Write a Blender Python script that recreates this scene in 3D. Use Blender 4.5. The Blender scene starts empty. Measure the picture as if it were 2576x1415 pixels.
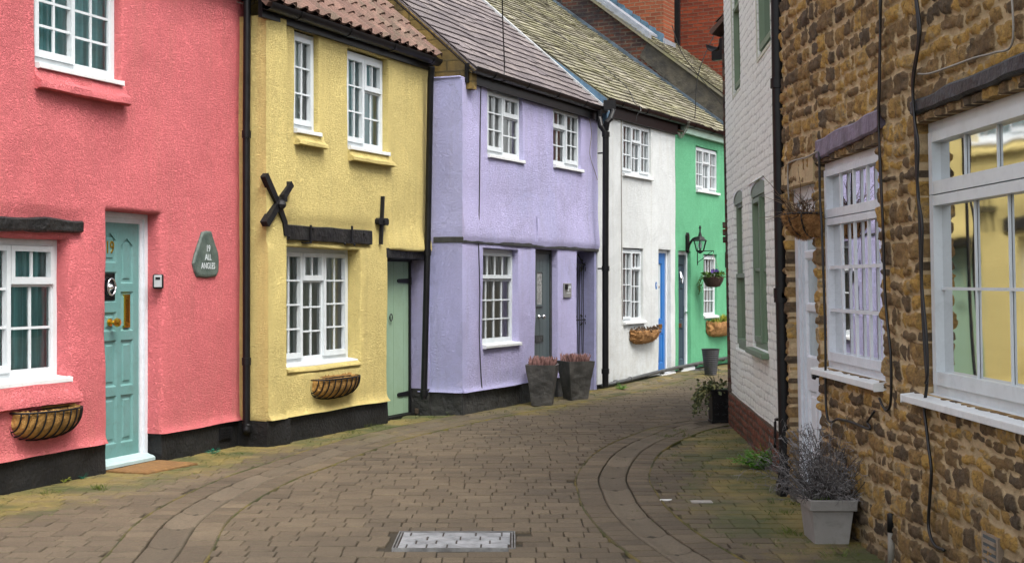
import bpy, math, random
import numpy as np
from mathutils import Vector, Matrix, noise as mnoise
random.seed(7); RNG = np.random.default_rng(11)
R = math.radians; PI = math.pi
scene = bpy.context.scene
COL = scene.collection
EYE = 1.55; FOC = 3400.0; CX, CY = 1288.0, 706.0     # camera model used to lay the plan out

# ------------------------------------------------------------------ mesh builder
WO = {}
class MB:
    def __init__(s): s.v=[]; s.f=[]; s.t=[]; s.q=[]; s.hasq=False
    def add(s, vs, fs, tint=0.0, q=None):
        b=len(s.v)
        s.v.extend([tuple(v) for v in vs]); s.f.extend([tuple(i+b for i in f) for f in fs])
        s.t.extend(tint if isinstance(tint,(list,tuple)) else [tint]*len(vs))
        if q is not None: s.q.extend(q); s.hasq=True
        else: s.q.extend([(0,0,0)]*len(vs))
    def build(s, name, mat, parent=None, loc=None, smooth=False, bevel=0):
        o=(0,0,0)
        if parent is not None: o=WO[parent.name]
        elif loc is not None: o=loc
        me=bpy.data.meshes.new(name)
        me.from_pydata([(v[0]-o[0],v[1]-o[1],v[2]-o[2]) for v in s.v],[],s.f)
        if isinstance(mat,(list,tuple)):
            for m in mat: me.materials.append(m)
        else: me.materials.append(mat)
        a=me.attributes.new('tint','FLOAT','POINT'); a.data.foreach_set('value',[float(x) for x in s.t])
        if s.hasq:
            a=me.attributes.new('fuv','FLOAT_VECTOR','POINT'); a.data.foreach_set('vector',[c for q in s.q for c in q])
        if smooth: me.polygons.foreach_set('use_smooth',[True]*len(me.polygons))
        ob=bpy.data.objects.new(name,me); COL.objects.link(ob)
        if parent is not None: ob.parent=parent
        else: ob.location=o
        WO[ob.name]=o
        if bevel:
            m=ob.modifiers.new('Bevel','BEVEL'); m.width=bevel; m.segments=2; m.limit_method='ANGLE'
        return ob
def thing(name,label,cat,loc,group=None):
    o=bpy.data.objects.new(name,None); COL.objects.link(o); o.location=loc; WO[o.name]=tuple(loc)
    o.empty_display_size=.1
    return tag(o,label,cat,group)
def tag(o,label,cat,group=None,kind=None):
    if label: o['label']=label
    if cat: o['category']=cat
    if group: o['group']=group
    if kind: o['kind']=kind
    return o
def structure(o): o['kind']='structure'; return o

# ------------------------------------------------------------------ facade frame: s along the wall, z up, o out towards the street
class Fa:
    def __init__(s,O,d,n):
        s.O=Vector((O[0],O[1],0)); s.d=Vector((d[0],d[1],0)).normalized(); s.n=Vector((n[0],n[1],0)).normalized()
    lean=0.
    def P(s,a,z,o=0): p=s.O+s.d*a+s.n*(o+s.lean*(z-EYE)); return (p.x,p.y,z)
    def at(s,px,py,o=0):
        r=Vector(((px-CX)/FOC,1,-(py-CY)/FOC)); c=Vector((0,0,EYE))
        t=(s.O+s.n*o-c).dot(s.n)/(r.dot(s.n)-s.lean*r.z); p=c+r*t
        return ((p-s.O).dot(s.d),p.z)
    def rect(s,xl,tl,bl,xr,tr,br,o=0):
        a=s.at(xl,tl,o); b=s.at(xl,bl,o); c=s.at(xr,tr,o); e=s.at(xr,br,o)
        return (a[0],c[0],(b[1]+e[1])/2,(a[1]+c[1])/2)
    def box(s,mb,s0,s1,z0,z1,o0,o1,tint=0):
        vs=[s.P(a,z,o) for a in (s0,s1) for z in (z0,z1) for o in (o0,o1)]
        q=[(a,z,o) for a in (s0,s1) for z in (z0,z1) for o in (o0,o1)]
        mb.add(vs,[(0,1,3,2),(4,6,7,5),(0,4,5,1),(2,3,7,6),(0,2,6,4),(1,5,7,3)],tint,q)
    def prism(s,mb,poly,o0,o1,tint=0):       # polygon of (s,z) extruded in o
        n=len(poly)
        vs=[s.P(a,z,o0) for a,z in poly]+[s.P(a,z,o1) for a,z in poly]
        q=[(a,z,o0) for a,z in poly]+[(a,z,o1) for a,z in poly]
        mb.add(vs,[tuple(range(n)),tuple(range(2*n-1,n-1,-1))]+[(i,(i+1)%n,n+(i+1)%n,n+i) for i in range(n)],tint,q)
    def sweep(s,mb,prof,s0,s1,tint=0):       # profile of (o,z) swept along the wall
        n=len(prof)
        vs=[s.P(s0,z,o) for o,z in prof]+[s.P(s1,z,o) for o,z in prof]
        q=[(s0,z,o) for o,z in prof]+[(s1,z,o) for o,z in prof]
        mb.add(vs,[tuple(range(n)),tuple(range(2*n-1,n-1,-1))]+[(i,(i+1)%n,n+(i+1)%n,n+i) for i in range(n)],tint,q)
def fa_left(O,ang): a=R(ang); return Fa(O,(math.sin(a),math.cos(a)),(math.cos(a),-math.sin(a)))
def fa_right(O,ang): a=R(ang); return Fa(O,(math.sin(a),math.cos(a)),(-math.cos(a),math.sin(a)))
def gpt(px,py,z=0):                            # ground point seen at a pixel of the photograph
    Y=FOC*(EYE-z)/(py-CY); return ((px-CX)/FOC*Y,Y)

def xbox(mb,c,sx,sy,sz,rot=0,tint=0,taper=1.0):
    ca,sa=math.cos(rot),math.sin(rot); vs=[]
    for z,k in ((0,taper),(sz,1)):
        for a,b in ((-1,-1),(1,-1),(1,1),(-1,1)):
            x,y=a*sx/2*k,b*sy/2*k
            vs.append((c[0]+x*ca-y*sa,c[1]+x*sa+y*ca,c[2]+z))
    mb.add(vs,[(3,2,1,0),(4,5,6,7),(0,1,5,4),(1,2,6,5),(2,3,7,6),(3,0,4,7)],tint)
def tube(mb,pts,r,seg=8,tint=0,cap=True,flat=1.0):
    pts=[Vector(p) for p in pts]; n=len(pts)
    rs=r if isinstance(r,(list,tuple)) else [r]*n
    vs=[];up=None
    for i,p in enumerate(pts):
        t=(pts[min(i+1,n-1)]-pts[max(i-1,0)]).normalized()
        if up is None:
            up=Vector((0,0,1)) if abs(t.z)<.9 else Vector((1,0,0))
        a=(up-t*up.dot(t)).normalized(); b=t.cross(a); up=a
        for k in range(seg):
            w=2*PI*k/seg; vs.append(p+a*math.cos(w)*rs[i]+b*math.sin(w)*rs[i]*flat)
    fs=[(i*seg+k,i*seg+(k+1)%seg,(i+1)*seg+(k+1)%seg,(i+1)*seg+k) for i in range(n-1) for k in range(seg)]
    if cap: fs+=[tuple(range(seg-1,-1,-1)),tuple((n-1)*seg+k for k in range(seg))]
    mb.add(vs,fs,tint)
def lathe(mb,c,prof,seg=16,axis=None,tint=0,rot=0):        # profile of (r,h) turned about axis
    ax=Vector(axis).normalized() if axis else Vector((0,0,1))
    u=ax.orthogonal().normalized() if axis else Vector((1,0,0)); w=ax.cross(u); c=Vector(c)
    vs=[c+ax*h+(u*math.cos(rot+2*PI*k/seg)+w*math.sin(rot+2*PI*k/seg))*r for r,h in prof for k in range(seg)]
    n=len(prof)
    fs=[(i*seg+k,i*seg+(k+1)%seg,(i+1)*seg+(k+1)%seg,(i+1)*seg+k) for i in range(n-1) for k in range(seg)]
    fs+=[tuple(range(seg-1,-1,-1)),tuple((n-1)*seg+k for k in range(seg))]
    mb.add(vs,fs,tint)
def smooth_path(pts,n=8):
    pts=[Vector(p) for p in pts]; out=[]
    for i in range(len(pts)-1):
        p0=pts[max(i-1,0)];p1=pts[i];p2=pts[i+1];p3=pts[min(i+2,len(pts)-1)]
        for k in range(n):
            t=k/n; out.append(.5*((2*p1)+(p2-p0)*t+(2*p0-5*p1+4*p2-p3)*t*t+(3*p1-p0-3*p2+p3)*t**3))
    out.append(pts[-1]); return out
def sm(x): x=max(0.,min(1.,x)); return x*x*(3-2*x)
def nz(x,y,z=0.): return mnoise.noise(Vector((x,y,z)))

# ------------------------------------------------------------------ materials
def mk(name):
    m=bpy.data.materials.new(name); m.use_nodes=True; nt=m.node_tree; b=nt.nodes['Principled BSDF']
    return m,nt,b
class N:
    def __init__(s,nt): s.nt=nt
    def new(s,t,**kw):
        n=s.nt.nodes.new(t)
        for k,v in kw.items(): setattr(n,k,v)
        return n
    def link(s,a,b): s.nt.links.new(a,b)
    def attr(s,name,out='Fac'): n=s.new('ShaderNodeAttribute'); n.attribute_name=name; return n.outputs[out]
    def obj(s): return s.new('ShaderNodeTexCoord').outputs['Object']
    def geo(s): return s.new('ShaderNodeNewGeometry').outputs['Position']
    def noise(s,vec,scale,detail=4,rough=.55,dist=0,out=0):
        n=s.new('ShaderNodeTexNoise'); n.inputs['Scale'].default_value=scale; n.inputs['Detail'].default_value=detail
        n.inputs['Roughness'].default_value=rough; n.inputs['Distortion'].default_value=dist
        s.link(vec,n.inputs['Vector']); return n.outputs[out]
    def vor(s,vec,scale,feat='F1',out='Distance'):
        n=s.new('ShaderNodeTexVoronoi'); n.feature=feat; n.inputs['Scale'].default_value=scale; s.link(vec,n.inputs['Vector']); return n.outputs[out]
    def ramp(s,fac,stops,interp='LINEAR'):
        n=s.new('ShaderNodeValToRGB'); cr=n.color_ramp; cr.interpolation=interp
        while len(cr.elements)<len(stops): cr.elements.new(.5)
        for e,(p,c) in zip(cr.elements,stops):
            e.position=p; e.color=(c,c,c,1) if isinstance(c,(int,float)) else (*c,1)
        s.link(fac,n.inputs['Fac']); return n.outputs['Color']
    def mix(s,fac,a,b,mode='MIX'):
        n=s.new('ShaderNodeMix',data_type='RGBA',blend_type=mode)
        if isinstance(fac,(int,float)): n.inputs[0].default_value=fac
        else: s.link(fac,n.inputs[0])
        for v,i in ((a,6),(b,7)):
            if isinstance(v,(tuple,list)): n.inputs[i].default_value=(*v,1)
            elif isinstance(v,(int,float)): n.inputs[i].default_value=(v,v,v,1)
            else: s.link(v,n.inputs[i])
        return n.outputs[2]
    def math(s,op,a,b=0.,c=None):
        n=s.new('ShaderNodeMath',operation=op)
        for v,i in ((a,0),(b,1),(c,2)):
            if v is None: continue
            if isinstance(v,(int,float)): n.inputs[i].default_value=v
            else: s.link(v,n.inputs[i])
        return n.outputs[0]
    def mapr(s,v,a,b,c,d):
        n=s.new('ShaderNodeMapRange'); s.link(v,n.inputs[0])
        for i,x in enumerate((a,b,c,d)): n.inputs[i+1].default_value=x
        return n.outputs[0]
    def scale(s,vec,sx,sy,sz):
        n=s.new('ShaderNodeMapping'); n.inputs['Scale'].default_value=(sx,sy,sz); s.link(vec,n.inputs['Vector']); return n.outputs[0]
    def bump(s,h,dist,strength=1.,prev=None):
        n=s.new('ShaderNodeBump'); n.inputs['Distance'].default_value=dist; n.inputs['Strength'].default_value=strength
        s.link(h,n.inputs['Height'])
        if prev is not None: s.link(prev,n.inputs['Normal'])
        return n.outputs[0]
    def sep(s,vec,i): n=s.new('ShaderNodeSeparateXYZ'); s.link(vec,n.inputs[0]); return n.outputs[i]
def mul(c,k): return tuple(min(1,x*k) for x in c)
def paint(name,c,rough=.5,var=.12,scale=5,bump=0,bscale=60,metal=0,grime=0,spec=.5,c2=None):
    m,nt,b=mk(name); g=N(nt); v=g.obj()
    n=g.noise(v,scale,5,.6)
    col=g.mix(g.ramp(n,[(.3,0),(.7,1)]),mul(c,1-var),c2 or mul(c,1+var))
    if grime:
        col=g.mix(g.math('MULTIPLY',g.ramp(g.noise(v,scale*3,6,.7,.5),[(.5,0),(.75,1)]),grime),col,(.06,.05,.035))
    g.link(col,b.inputs['Base Color']); b.inputs['Roughness'].default_value=rough; b.inputs['Metallic'].default_value=metal
    b.inputs['Specular IOR Level'].default_value=spec
    if bump: g.link(g.bump(g.noise(v,bscale,4,.6,.3),bump),b.inputs['Normal'])
    return m
def roughcast(name,c,dirt=(.3,.25,.18),dz=0.5,worm=.005,var=.1,hue=None,sc=1.0):
    m,nt,b=mk(name); g=N(nt); p=g.geo(); q=g.attr('fuv','Vector')
    n1=g.noise(p,1.3,5,.6,.4); n2=g.noise(p,9,4,.65)
    col=g.mix(g.ramp(n1,[(.3,0),(.72,1)]),mul(c,1-var),mul(c,1+var*.8))
    if hue is not None: col=g.mix(g.ramp(g.noise(p,.8,3,.5,.3),[(.42,0),(.68,.55)]),col,hue)
    col=g.mix(g.math('MULTIPLY',g.ramp(n2,[(.35,0),(.7,1)]),.16),col,mul(c,.72))
    z=g.sep(p,2)
    st=g.math('MULTIPLY',g.mapr(z,.2,1.0,1,0),g.ramp(g.noise(p,5,5,.7),[(.42,0),(.7,1)]))
    col=g.mix(g.math('MULTIPLY',st,dz),col,dirt)
    run=g.math('MULTIPLY',g.mapr(z,2.6,4.1,0,1),g.ramp(g.noise(g.scale(p,9,9,.7),1,4,.6),[(.52,0),(.75,1)]))
    col=g.mix(g.math('MULTIPLY',run,.35),col,dirt)
    # repaired patches, rain streaks and hairline cracks
    pt=g.ramp(g.noise(p,.75,5,.6,.8),[(.555,0),(.57,1)]); col=g.mix(g.math('MULTIPLY',pt,.45),col,mul(c,.84))
    stk=g.ramp(g.noise(g.scale(p,11,11,.45),1,5,.65),[(.5,0),(.72,1)]); col=g.mix(g.math('MULTIPLY',stk,.22),col,mul(dirt,1.1))
    wv=g.new('ShaderNodeVectorMath',operation='ADD'); g.link(p,wv.inputs[0]); nv=g.new('ShaderNodeVectorMath',operation='SCALE'); g.link(g.noise(p,3,4,.6,0,1),nv.inputs[0]); nv.inputs['Scale'].default_value=.5; g.link(nv.outputs[0],wv.inputs[1])
    ck=g.ramp(g.vor(wv.outputs[0],.9,'DISTANCE_TO_EDGE'),[(.0,1),(.006,0)]); ckm=g.ramp(g.noise(p,.9,2),[(.5,0),(.6,1)])
    col=g.mix(g.math('MULTIPLY',g.math('MULTIPLY',ck,ckm),.4),col,mul(c,.45))
    # trowelled stipple: short raised strokes
    w=g.noise(p,45*sc,2,.55,2.2); w2=g.noise(p,100*sc,3,.6,.8)
    h=g.math('ADD',g.ramp(w,[(.36,0),(.6,1)]),g.math('MULTIPLY',w2,.55))
    col=g.mix(g.math('MULTIPLY',g.ramp(w,[(.34,1),(.52,0)]),.24),col,mul(c,.66))
    g.link(col,b.inputs['Base Color']); b.inputs['Roughness'].default_value=.85; b.inputs['Specular IOR Level'].default_value=.25
    n0=g.bump(g.noise(p,4,3),.03,.5)
    g.link(g.bump(h,worm*2.3,1.,n0),b.inputs['Normal']); return m
def bricks(name,ca,cb,mortar,rough=.9,bw=.225,bh=.075,soot=None,ms=.012,coord='fuv'):
    m,nt,b=mk(name); g=N(nt); q=g.attr('fuv','Vector')
    wob=g.new('ShaderNodeVectorMath',operation='ADD'); nn=g.new('ShaderNodeVectorMath',operation='SCALE')
    nt_=g.noise(q,5,3,.5,0,1); g.link(nt_,nn.inputs[0]); nn.inputs['Scale'].default_value=.02
    g.link(q,wob.inputs[0]); g.link(nn.outputs[0],wob.inputs[1])
    t=g.new('ShaderNodeTexBrick'); g.link(wob.outputs[0],t.inputs['Vector'])
    t.inputs['Scale'].default_value=1; t.inputs['Brick Width'].default_value=bw; t.inputs['Row Height'].default_value=bh
    t.inputs['Mortar Size'].default_value=ms; t.inputs['Mortar Smooth'].default_value=.3
    t.inputs['Color1'].default_value=(*ca,1); t.inputs['Color2'].default_value=(*cb,1); t.inputs['Mortar'].default_value=(*mortar,1)
    col=g.mix(g.math('MULTIPLY',g.ramp(g.noise(q,14,5,.7),[(.4,0),(.7,1)]),.5),t.outputs['Color'],mul(ca,.45))
    if soot: col=g.mix(g.ramp(g.noise(q,1.1,5,.65,.6),[(.42,0),(.62,.85)]),col,soot)
    g.link(col,b.inputs['Base Color']); b.inputs['Roughness'].default_value=rough; b.inputs['Specular IOR Level'].default_value=.2
    h=g.math('ADD',g.math('MULTIPLY',t.outputs['Fac'],-1),g.math('MULTIPLY',g.noise(q,40,3),.4))
    g.link(g.bump(h,.012),b.inputs['Normal']); return m
def stone_mat(name,stops,mortar,fleck=(.03,.022,.015),rough=.9,mz=.0):
    m,nt,b=mk(name); g=N(nt); p=g.geo(); t=g.attr('tint'); q=g.attr('fuv','Vector'); msk=g.sep(q,2)
    t2=g.math('ADD',t,g.math('MULTIPLY',g.math('SUBTRACT',g.noise(p,11,6,.7,.5),.5),.95))
    col=g.ramp(t2,stops)
    col=g.mix(g.math('MULTIPLY',g.ramp(g.noise(p,34,5,.75,.6),[(.5,0),(.68,1)]),.75),col,fleck)
    mc=g.mix(g.ramp(g.noise(p,7,5,.7),[(.35,0),(.7,1)]),mul(mortar,.62),mortar)
    mc=g.mix(g.math('MULTIPLY',g.noise(p,120,2),.35),mc,mul(mortar,.5))
    col=g.mix(g.ramp(msk,[(.3,0),(.62,1)]),mc,col)
    damp_shade=g.math('MULTIPLY',g.mapr(g.sep(p,2),.0,.75,1,0),g.ramp(g.noise(p,3.5,5,.7),[(.3,.25),(.65,1)]))  # damp stain together with painted shade, darkening towards the wall foot
    if mz: col=g.mix(g.math('MULTIPLY',damp_shade,mz),col,(.035,.03,.02))
    g.link(col,b.inputs['Base Color']); b.inputs['Roughness'].default_value=rough; b.inputs['Specular IOR Level'].default_value=.25
    h=g.math('ADD',g.noise(p,45,5,.7,.4),g.math('MULTIPLY',g.noise(p,160,2),.3))
    g.link(g.bump(h,.02),b.inputs['Normal']); return m
def tile_mat(name,ca,cb,moss,mfac,rough=.75,cc=None,mscale=9,streak=False):
    m,nt,b=mk(name); g=N(nt); p=g.geo(); t=g.attr('tint')
    col=g.ramp(t,[(0,ca),(.75,cb),(1,cc or cb)])
    col=g.mix(g.math('MULTIPLY',g.ramp(g.noise(p,22,5,.7),[(.4,0),(.7,1)]),.4),col,mul(ca,.55))
    mn=g.math('ADD',g.noise(p,mscale,6,.7,.3),g.math('MULTIPLY',g.math('SUBTRACT',t,.5),.12))
    mn=g.math('ADD',mn,g.math('MULTIPLY',g.math('SUBTRACT',g.noise(p,1.2,3),.5),.5))
    mc=g.mix(g.noise(p,40,3),mul(moss,.55),mul(moss,1.35))
    col=g.mix(g.math('MULTIPLY',g.ramp(mn,[(.42,0),(.62,1)]),mfac),col,mc)
    g.link(col,b.inputs['Base Color']); b.inputs['Roughness'].default_value=rough; b.inputs['Specular IOR Level'].default_value=.3
    g.link(g.bump(g.noise(p,45,5,.7),.012),b.inputs['Normal']); return m
def glass_mat(name,tint=(.92,.95,.95),refl=1.0,ro=.015):
    m,nt,b=mk(name); nt.nodes.remove(b); g=N(nt); out=nt.nodes['Material Output']
    tr=g.new('ShaderNodeBsdfTransparent'); tr.inputs[0].default_value=(*tint,1)
    gl=g.new('ShaderNodeBsdfGlossy'); gl.inputs['Roughness'].default_value=ro
    fr=g.new('ShaderNodeFresnel'); fr.inputs['IOR'].default_value=1.52
    f=g.math('MINIMUM',g.math('MULTIPLY',fr.outputs[0],1.7*refl),1.)
    w=g.bump(g.noise(g.geo(),2.5,2),.004,.4); g.link(w,gl.inputs['Normal'])
    mx=g.new('ShaderNodeMixShader'); g.link(f,mx.inputs[0]); g.link(tr.outputs[0],mx.inputs[1]); g.link(gl.outputs[0],mx.inputs[2])
    g.link(mx.outputs[0],out.inputs['Surface']); return m
def leaf_mat(name,ca,cb,rough=.55):
    m,nt,b=mk(name); g=N(nt); t=g.attr('tint')
    col=g.mix(g.math('MULTIPLY',g.noise(g.geo(),30,3),.5),g.ramp(t,[(0,ca),(1,cb)]),mul(ca,.6))
    g.link(col,b.inputs['Base Color']); b.inputs['Roughness'].default_value=rough; b.inputs['Specular IOR Level'].default_value=.3
    return m

PINK=(.80,.20,.215); YEL=(.79,.645,.25); LIL=(.61,.575,.88); WHT=(.72,.75,.745); GRN=(.14,.46,.25)
M={}
M['pink']=roughcast('pink_render',PINK,dirt=(.5,.2,.15),var=.12,dz=.35)
M['yellow']=roughcast('yellow_render',YEL,dirt=(.36,.26,.1),var=.1,dz=.4)
M['lilac']=roughcast('lilac_render',LIL,dirt=(.3,.3,.38),var=.07,hue=(.50,.54,.84),dz=.3)
M['lilac_shaded']=roughcast('lilac_shaded_render',(.48,.49,.78),dirt=(.3,.3,.38),var=.07,hue=(.52,.50,.82),dz=.3)  # shaded copy of the lilac render: darker, bluer light painted into the colour
M['white']=roughcast('white_render',WHT,dirt=(.4,.38,.3),var=.05,worm=.003,dz=.4)
M['green']=roughcast('green_render',GRN,dirt=(.06,.25,.12),var=.14,worm=.003,dz=.3)
M['plinth']=paint('black_plinth_paint',(.007,.0072,.0078),.6,.35,3,.012,30,c2=(.019,.019,.0195),spec=.25,grime=.16)
M['plinth_grey']=paint('dark_rubble_plinth',(.016,.018,.019),.7,.4,5,.03,12,c2=(.046,.045,.041))
M['upvc']=paint('white_window_plastic',(.58,.625,.645),.35,.06,5,grime=.14)
M['timberwhite']=paint('white_painted_timber',(.60,.635,.68),.42,.06,8,.003,40,grime=.16)
M['sill']=paint('white_sill',(.64,.66,.66),.45,.05,6,.001,50,grime=.18)
M['black']=paint('black_plastic',(.005,.005,.0055),.4,.25,8,c2=(.009,.009,.010),spec=.25)
M['iron']=paint('black_iron',(.007,.007,.008),.5,.3,10,.004,50,spec=.3)
M['beam']=paint('black_timber',(.006,.006,.0065),.5,.4,6,.02,14,c2=(.019,.018,.017),spec=.35)
M['beamgrey']=paint('dark_grey_timber',(.02,.024,.024),.6,.35,6,.015,16,c2=(.05,.052,.05))
M['glass']=glass_mat('window_glass')
M['glass_r']=glass_mat('picture_window_glass',(.85,.88,.88),1.05,.05)
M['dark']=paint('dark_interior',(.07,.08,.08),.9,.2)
M['brass']=paint('brass',(.75,.46,.06),.25,.1,6,metal=1)
M['chrome']=paint('chrome',(.75,.76,.78),.15,.05,6,metal=1)
M['coir']=paint('coir',(.38,.20,.05),.95,.35,9,.02,35,c2=(.55,.31,.09))
M['coir2']=paint('shaggy_coir',(.40,.19,.06),.95,.4,9,.03,45,c2=(.58,.31,.12))
M['soil']=paint('soil',(.025,.017,.011),.95,.4,20,.03,40)
M['mat']=paint('doormat_coir',(.24,.125,.04),.95,.25,25,.02,140)
M['lead']=paint('grey_lead',(.2,.22,.25),.5,.2,6,.004,20)
M['leadblue']=paint('blue_grey_lead',(.05,.11,.17),.6,.3,5,.006,16,c2=(.10,.19,.28))
M['cable']=paint('black_cable',(.006,.006,.006),.45,.2)
M['cablegrey']=paint('grey_cable',(.25,.23,.2),.6,.2)
def curtain_mat(name,c,lo=.4,sc=30):
    m,nt,b=mk(name); g=N(nt)
    q=g.attr('fuv','Vector')
    n=g.noise(g.scale(q,sc,.6,0),1,3,.6)
    g.link(g.ramp(n,[(.33,mul(c,lo)),(.62,c)]),b.inputs['Base Color']); b.inputs['Roughness'].default_value=.9
    return m
M['cur_teal']=curtain_mat('teal_curtain',(.42,.90,.93),.5,16)
M['cur_grey']=curtain_mat('grey_green_curtain',(.78,.93,.88),.42,22)
M['cur_net']=curtain_mat('net_curtain',(.85,.88,.88),.42)
M['cur_lil']=curtain_mat('lilac_ribbed_curtain',(.74,.56,.76),.8,7)
M['cur_tan']=curtain_mat('brown_grey_curtain',(.74,.74,.70),.30)

# ------------------------------------------------------------------ wall with openings, rounded arrises and uneven face
def wall(F,name,mat,parent,s0,s1,z0,z1,ops,step=.07,amp=.012,rnd=.03,flare=.0,extra=None,thick=.3,seed=0,fade=(1,1)):
    # ops: (sL,sR,zB,zT,depth[,round])
    S={s0,s1}; Z={z0,z1}
    for op in ops:
        r=op[5] if len(op)>5 else rnd
        for k in (0,.15,.4,.7,1.0):
            S|={op[0]-k*r,op[1]+k*r}; Z|={op[2]-k*r,op[3]+k*r}
    if flare:
        Z|={z0+.012,z0+.03,z0+.05,z0+.08}
    def fill(L,a,b):
        L=sorted(x for x in L if a-1e-9<=x<=b+1e-9); out=[L[0]]
        for x in L[1:]:
            if x-out[-1]<.0015: continue
            gap=x-out[-1]; n=max(1,int(round(gap/step)))
            base=out[-1]
            for k in range(1,n+1): out.append(base+gap*k/n)
        return out
    SS=fill(S,s0,s1); ZZ=fill(Z,z0,z1)
    mb=MB(); vs=[]; q=[]; idx={}
    def inside(s,z): return any(op[0]<s<op[1] and op[2]<z<op[3] for op in ops)
    def pos(s,z):
        w=sm((s-s0)/.12)*fade[0]+(1-fade[0]); w*=sm((s1-s)/.12)*fade[1]+(1-fade[1])
        o=amp*(nz(s*1.1+seed*7,z*1.1,3)*1.6+nz(s*4+seed*3,z*4,9)*.5)*w
        ja=.010*nz(s*2.3+5,z*2.3,seed+20)*w; jz=.008*nz(s*2.3+55,z*2.3,seed+40)*w
        if flare:
            t=(z-z0)/.08
            if t<1: o+=flare*(1-t)**2*1.0
        if extra: o+=extra(s,z)
        for op in ops:
            r=op[5] if len(op)>5 else rnd
            dx=max(op[0]-s,s-op[1],0); dz=max(op[2]-z,z-op[3],0); d=math.hypot(dx,dz)
            if d<r: o-=r*.8-math.sqrt(max(0,r*r-(r-d)**2))*.8
        return s+ja,z+jz,o
    for i,s in enumerate(SS):
        for j,z in enumerate(ZZ):
            idx[i,j]=len(vs); a,b,o=pos(s,z); vs.append(F.P(a,b,o)); q.append((a,b,o))
    fs=[]
    edges={}
    for i in range(len(SS)-1):
        for j in range(len(ZZ)-1):
            if inside((SS[i]+SS[i+1])/2,(ZZ[j]+ZZ[j+1])/2): continue
            c=(idx[i,j],idx[i+1,j],idx[i+1,j+1],idx[i,j+1]); fs.append(c)
            for k in range(4):
                a,b=c[k],c[(k+1)%4]; edges[(a,b)]=edges.get((a,b),0)+1
    # reveals and outer returns
    inv={v:k for k,v in idx.items()}
    back={}
    for (a,b) in list(edges):
        if (b,a) in edges: continue
        m=((q[a][0]+q[b][0])/2,(q[a][1]+q[b][1])/2); dep=thick
        best=9
        for op in ops:
            dx=max(op[0]-m[0],m[0]-op[1],0); dz=max(op[2]-m[1],m[1]-op[3],0)
            ex=min(abs(m[0]-op[0]),abs(m[0]-op[1]),abs(m[1]-op[2]),abs(m[1]-op[3]))
            if math.hypot(dx,dz)<.04 and ex<.04: dep=op[4]+.02
        k=[]
        for v in (b,a):
            key=(v,dep)
            if key not in back:
                s_,z_,_=q[v]; back[key]=len(vs); vs.append(F.P(s_,z_,-dep)); q.append((s_,z_,-dep))
            k.append(back[key])
        fs.append((b,a,k[1],k[0]))
    mb.add(vs,fs,0,q)
    ob=mb.build(name,mat,parent,smooth=True)
    md=ob.modifiers.new('EdgeSplit','EDGE_SPLIT'); md.split_angle=R(50)
    return ob

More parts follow.
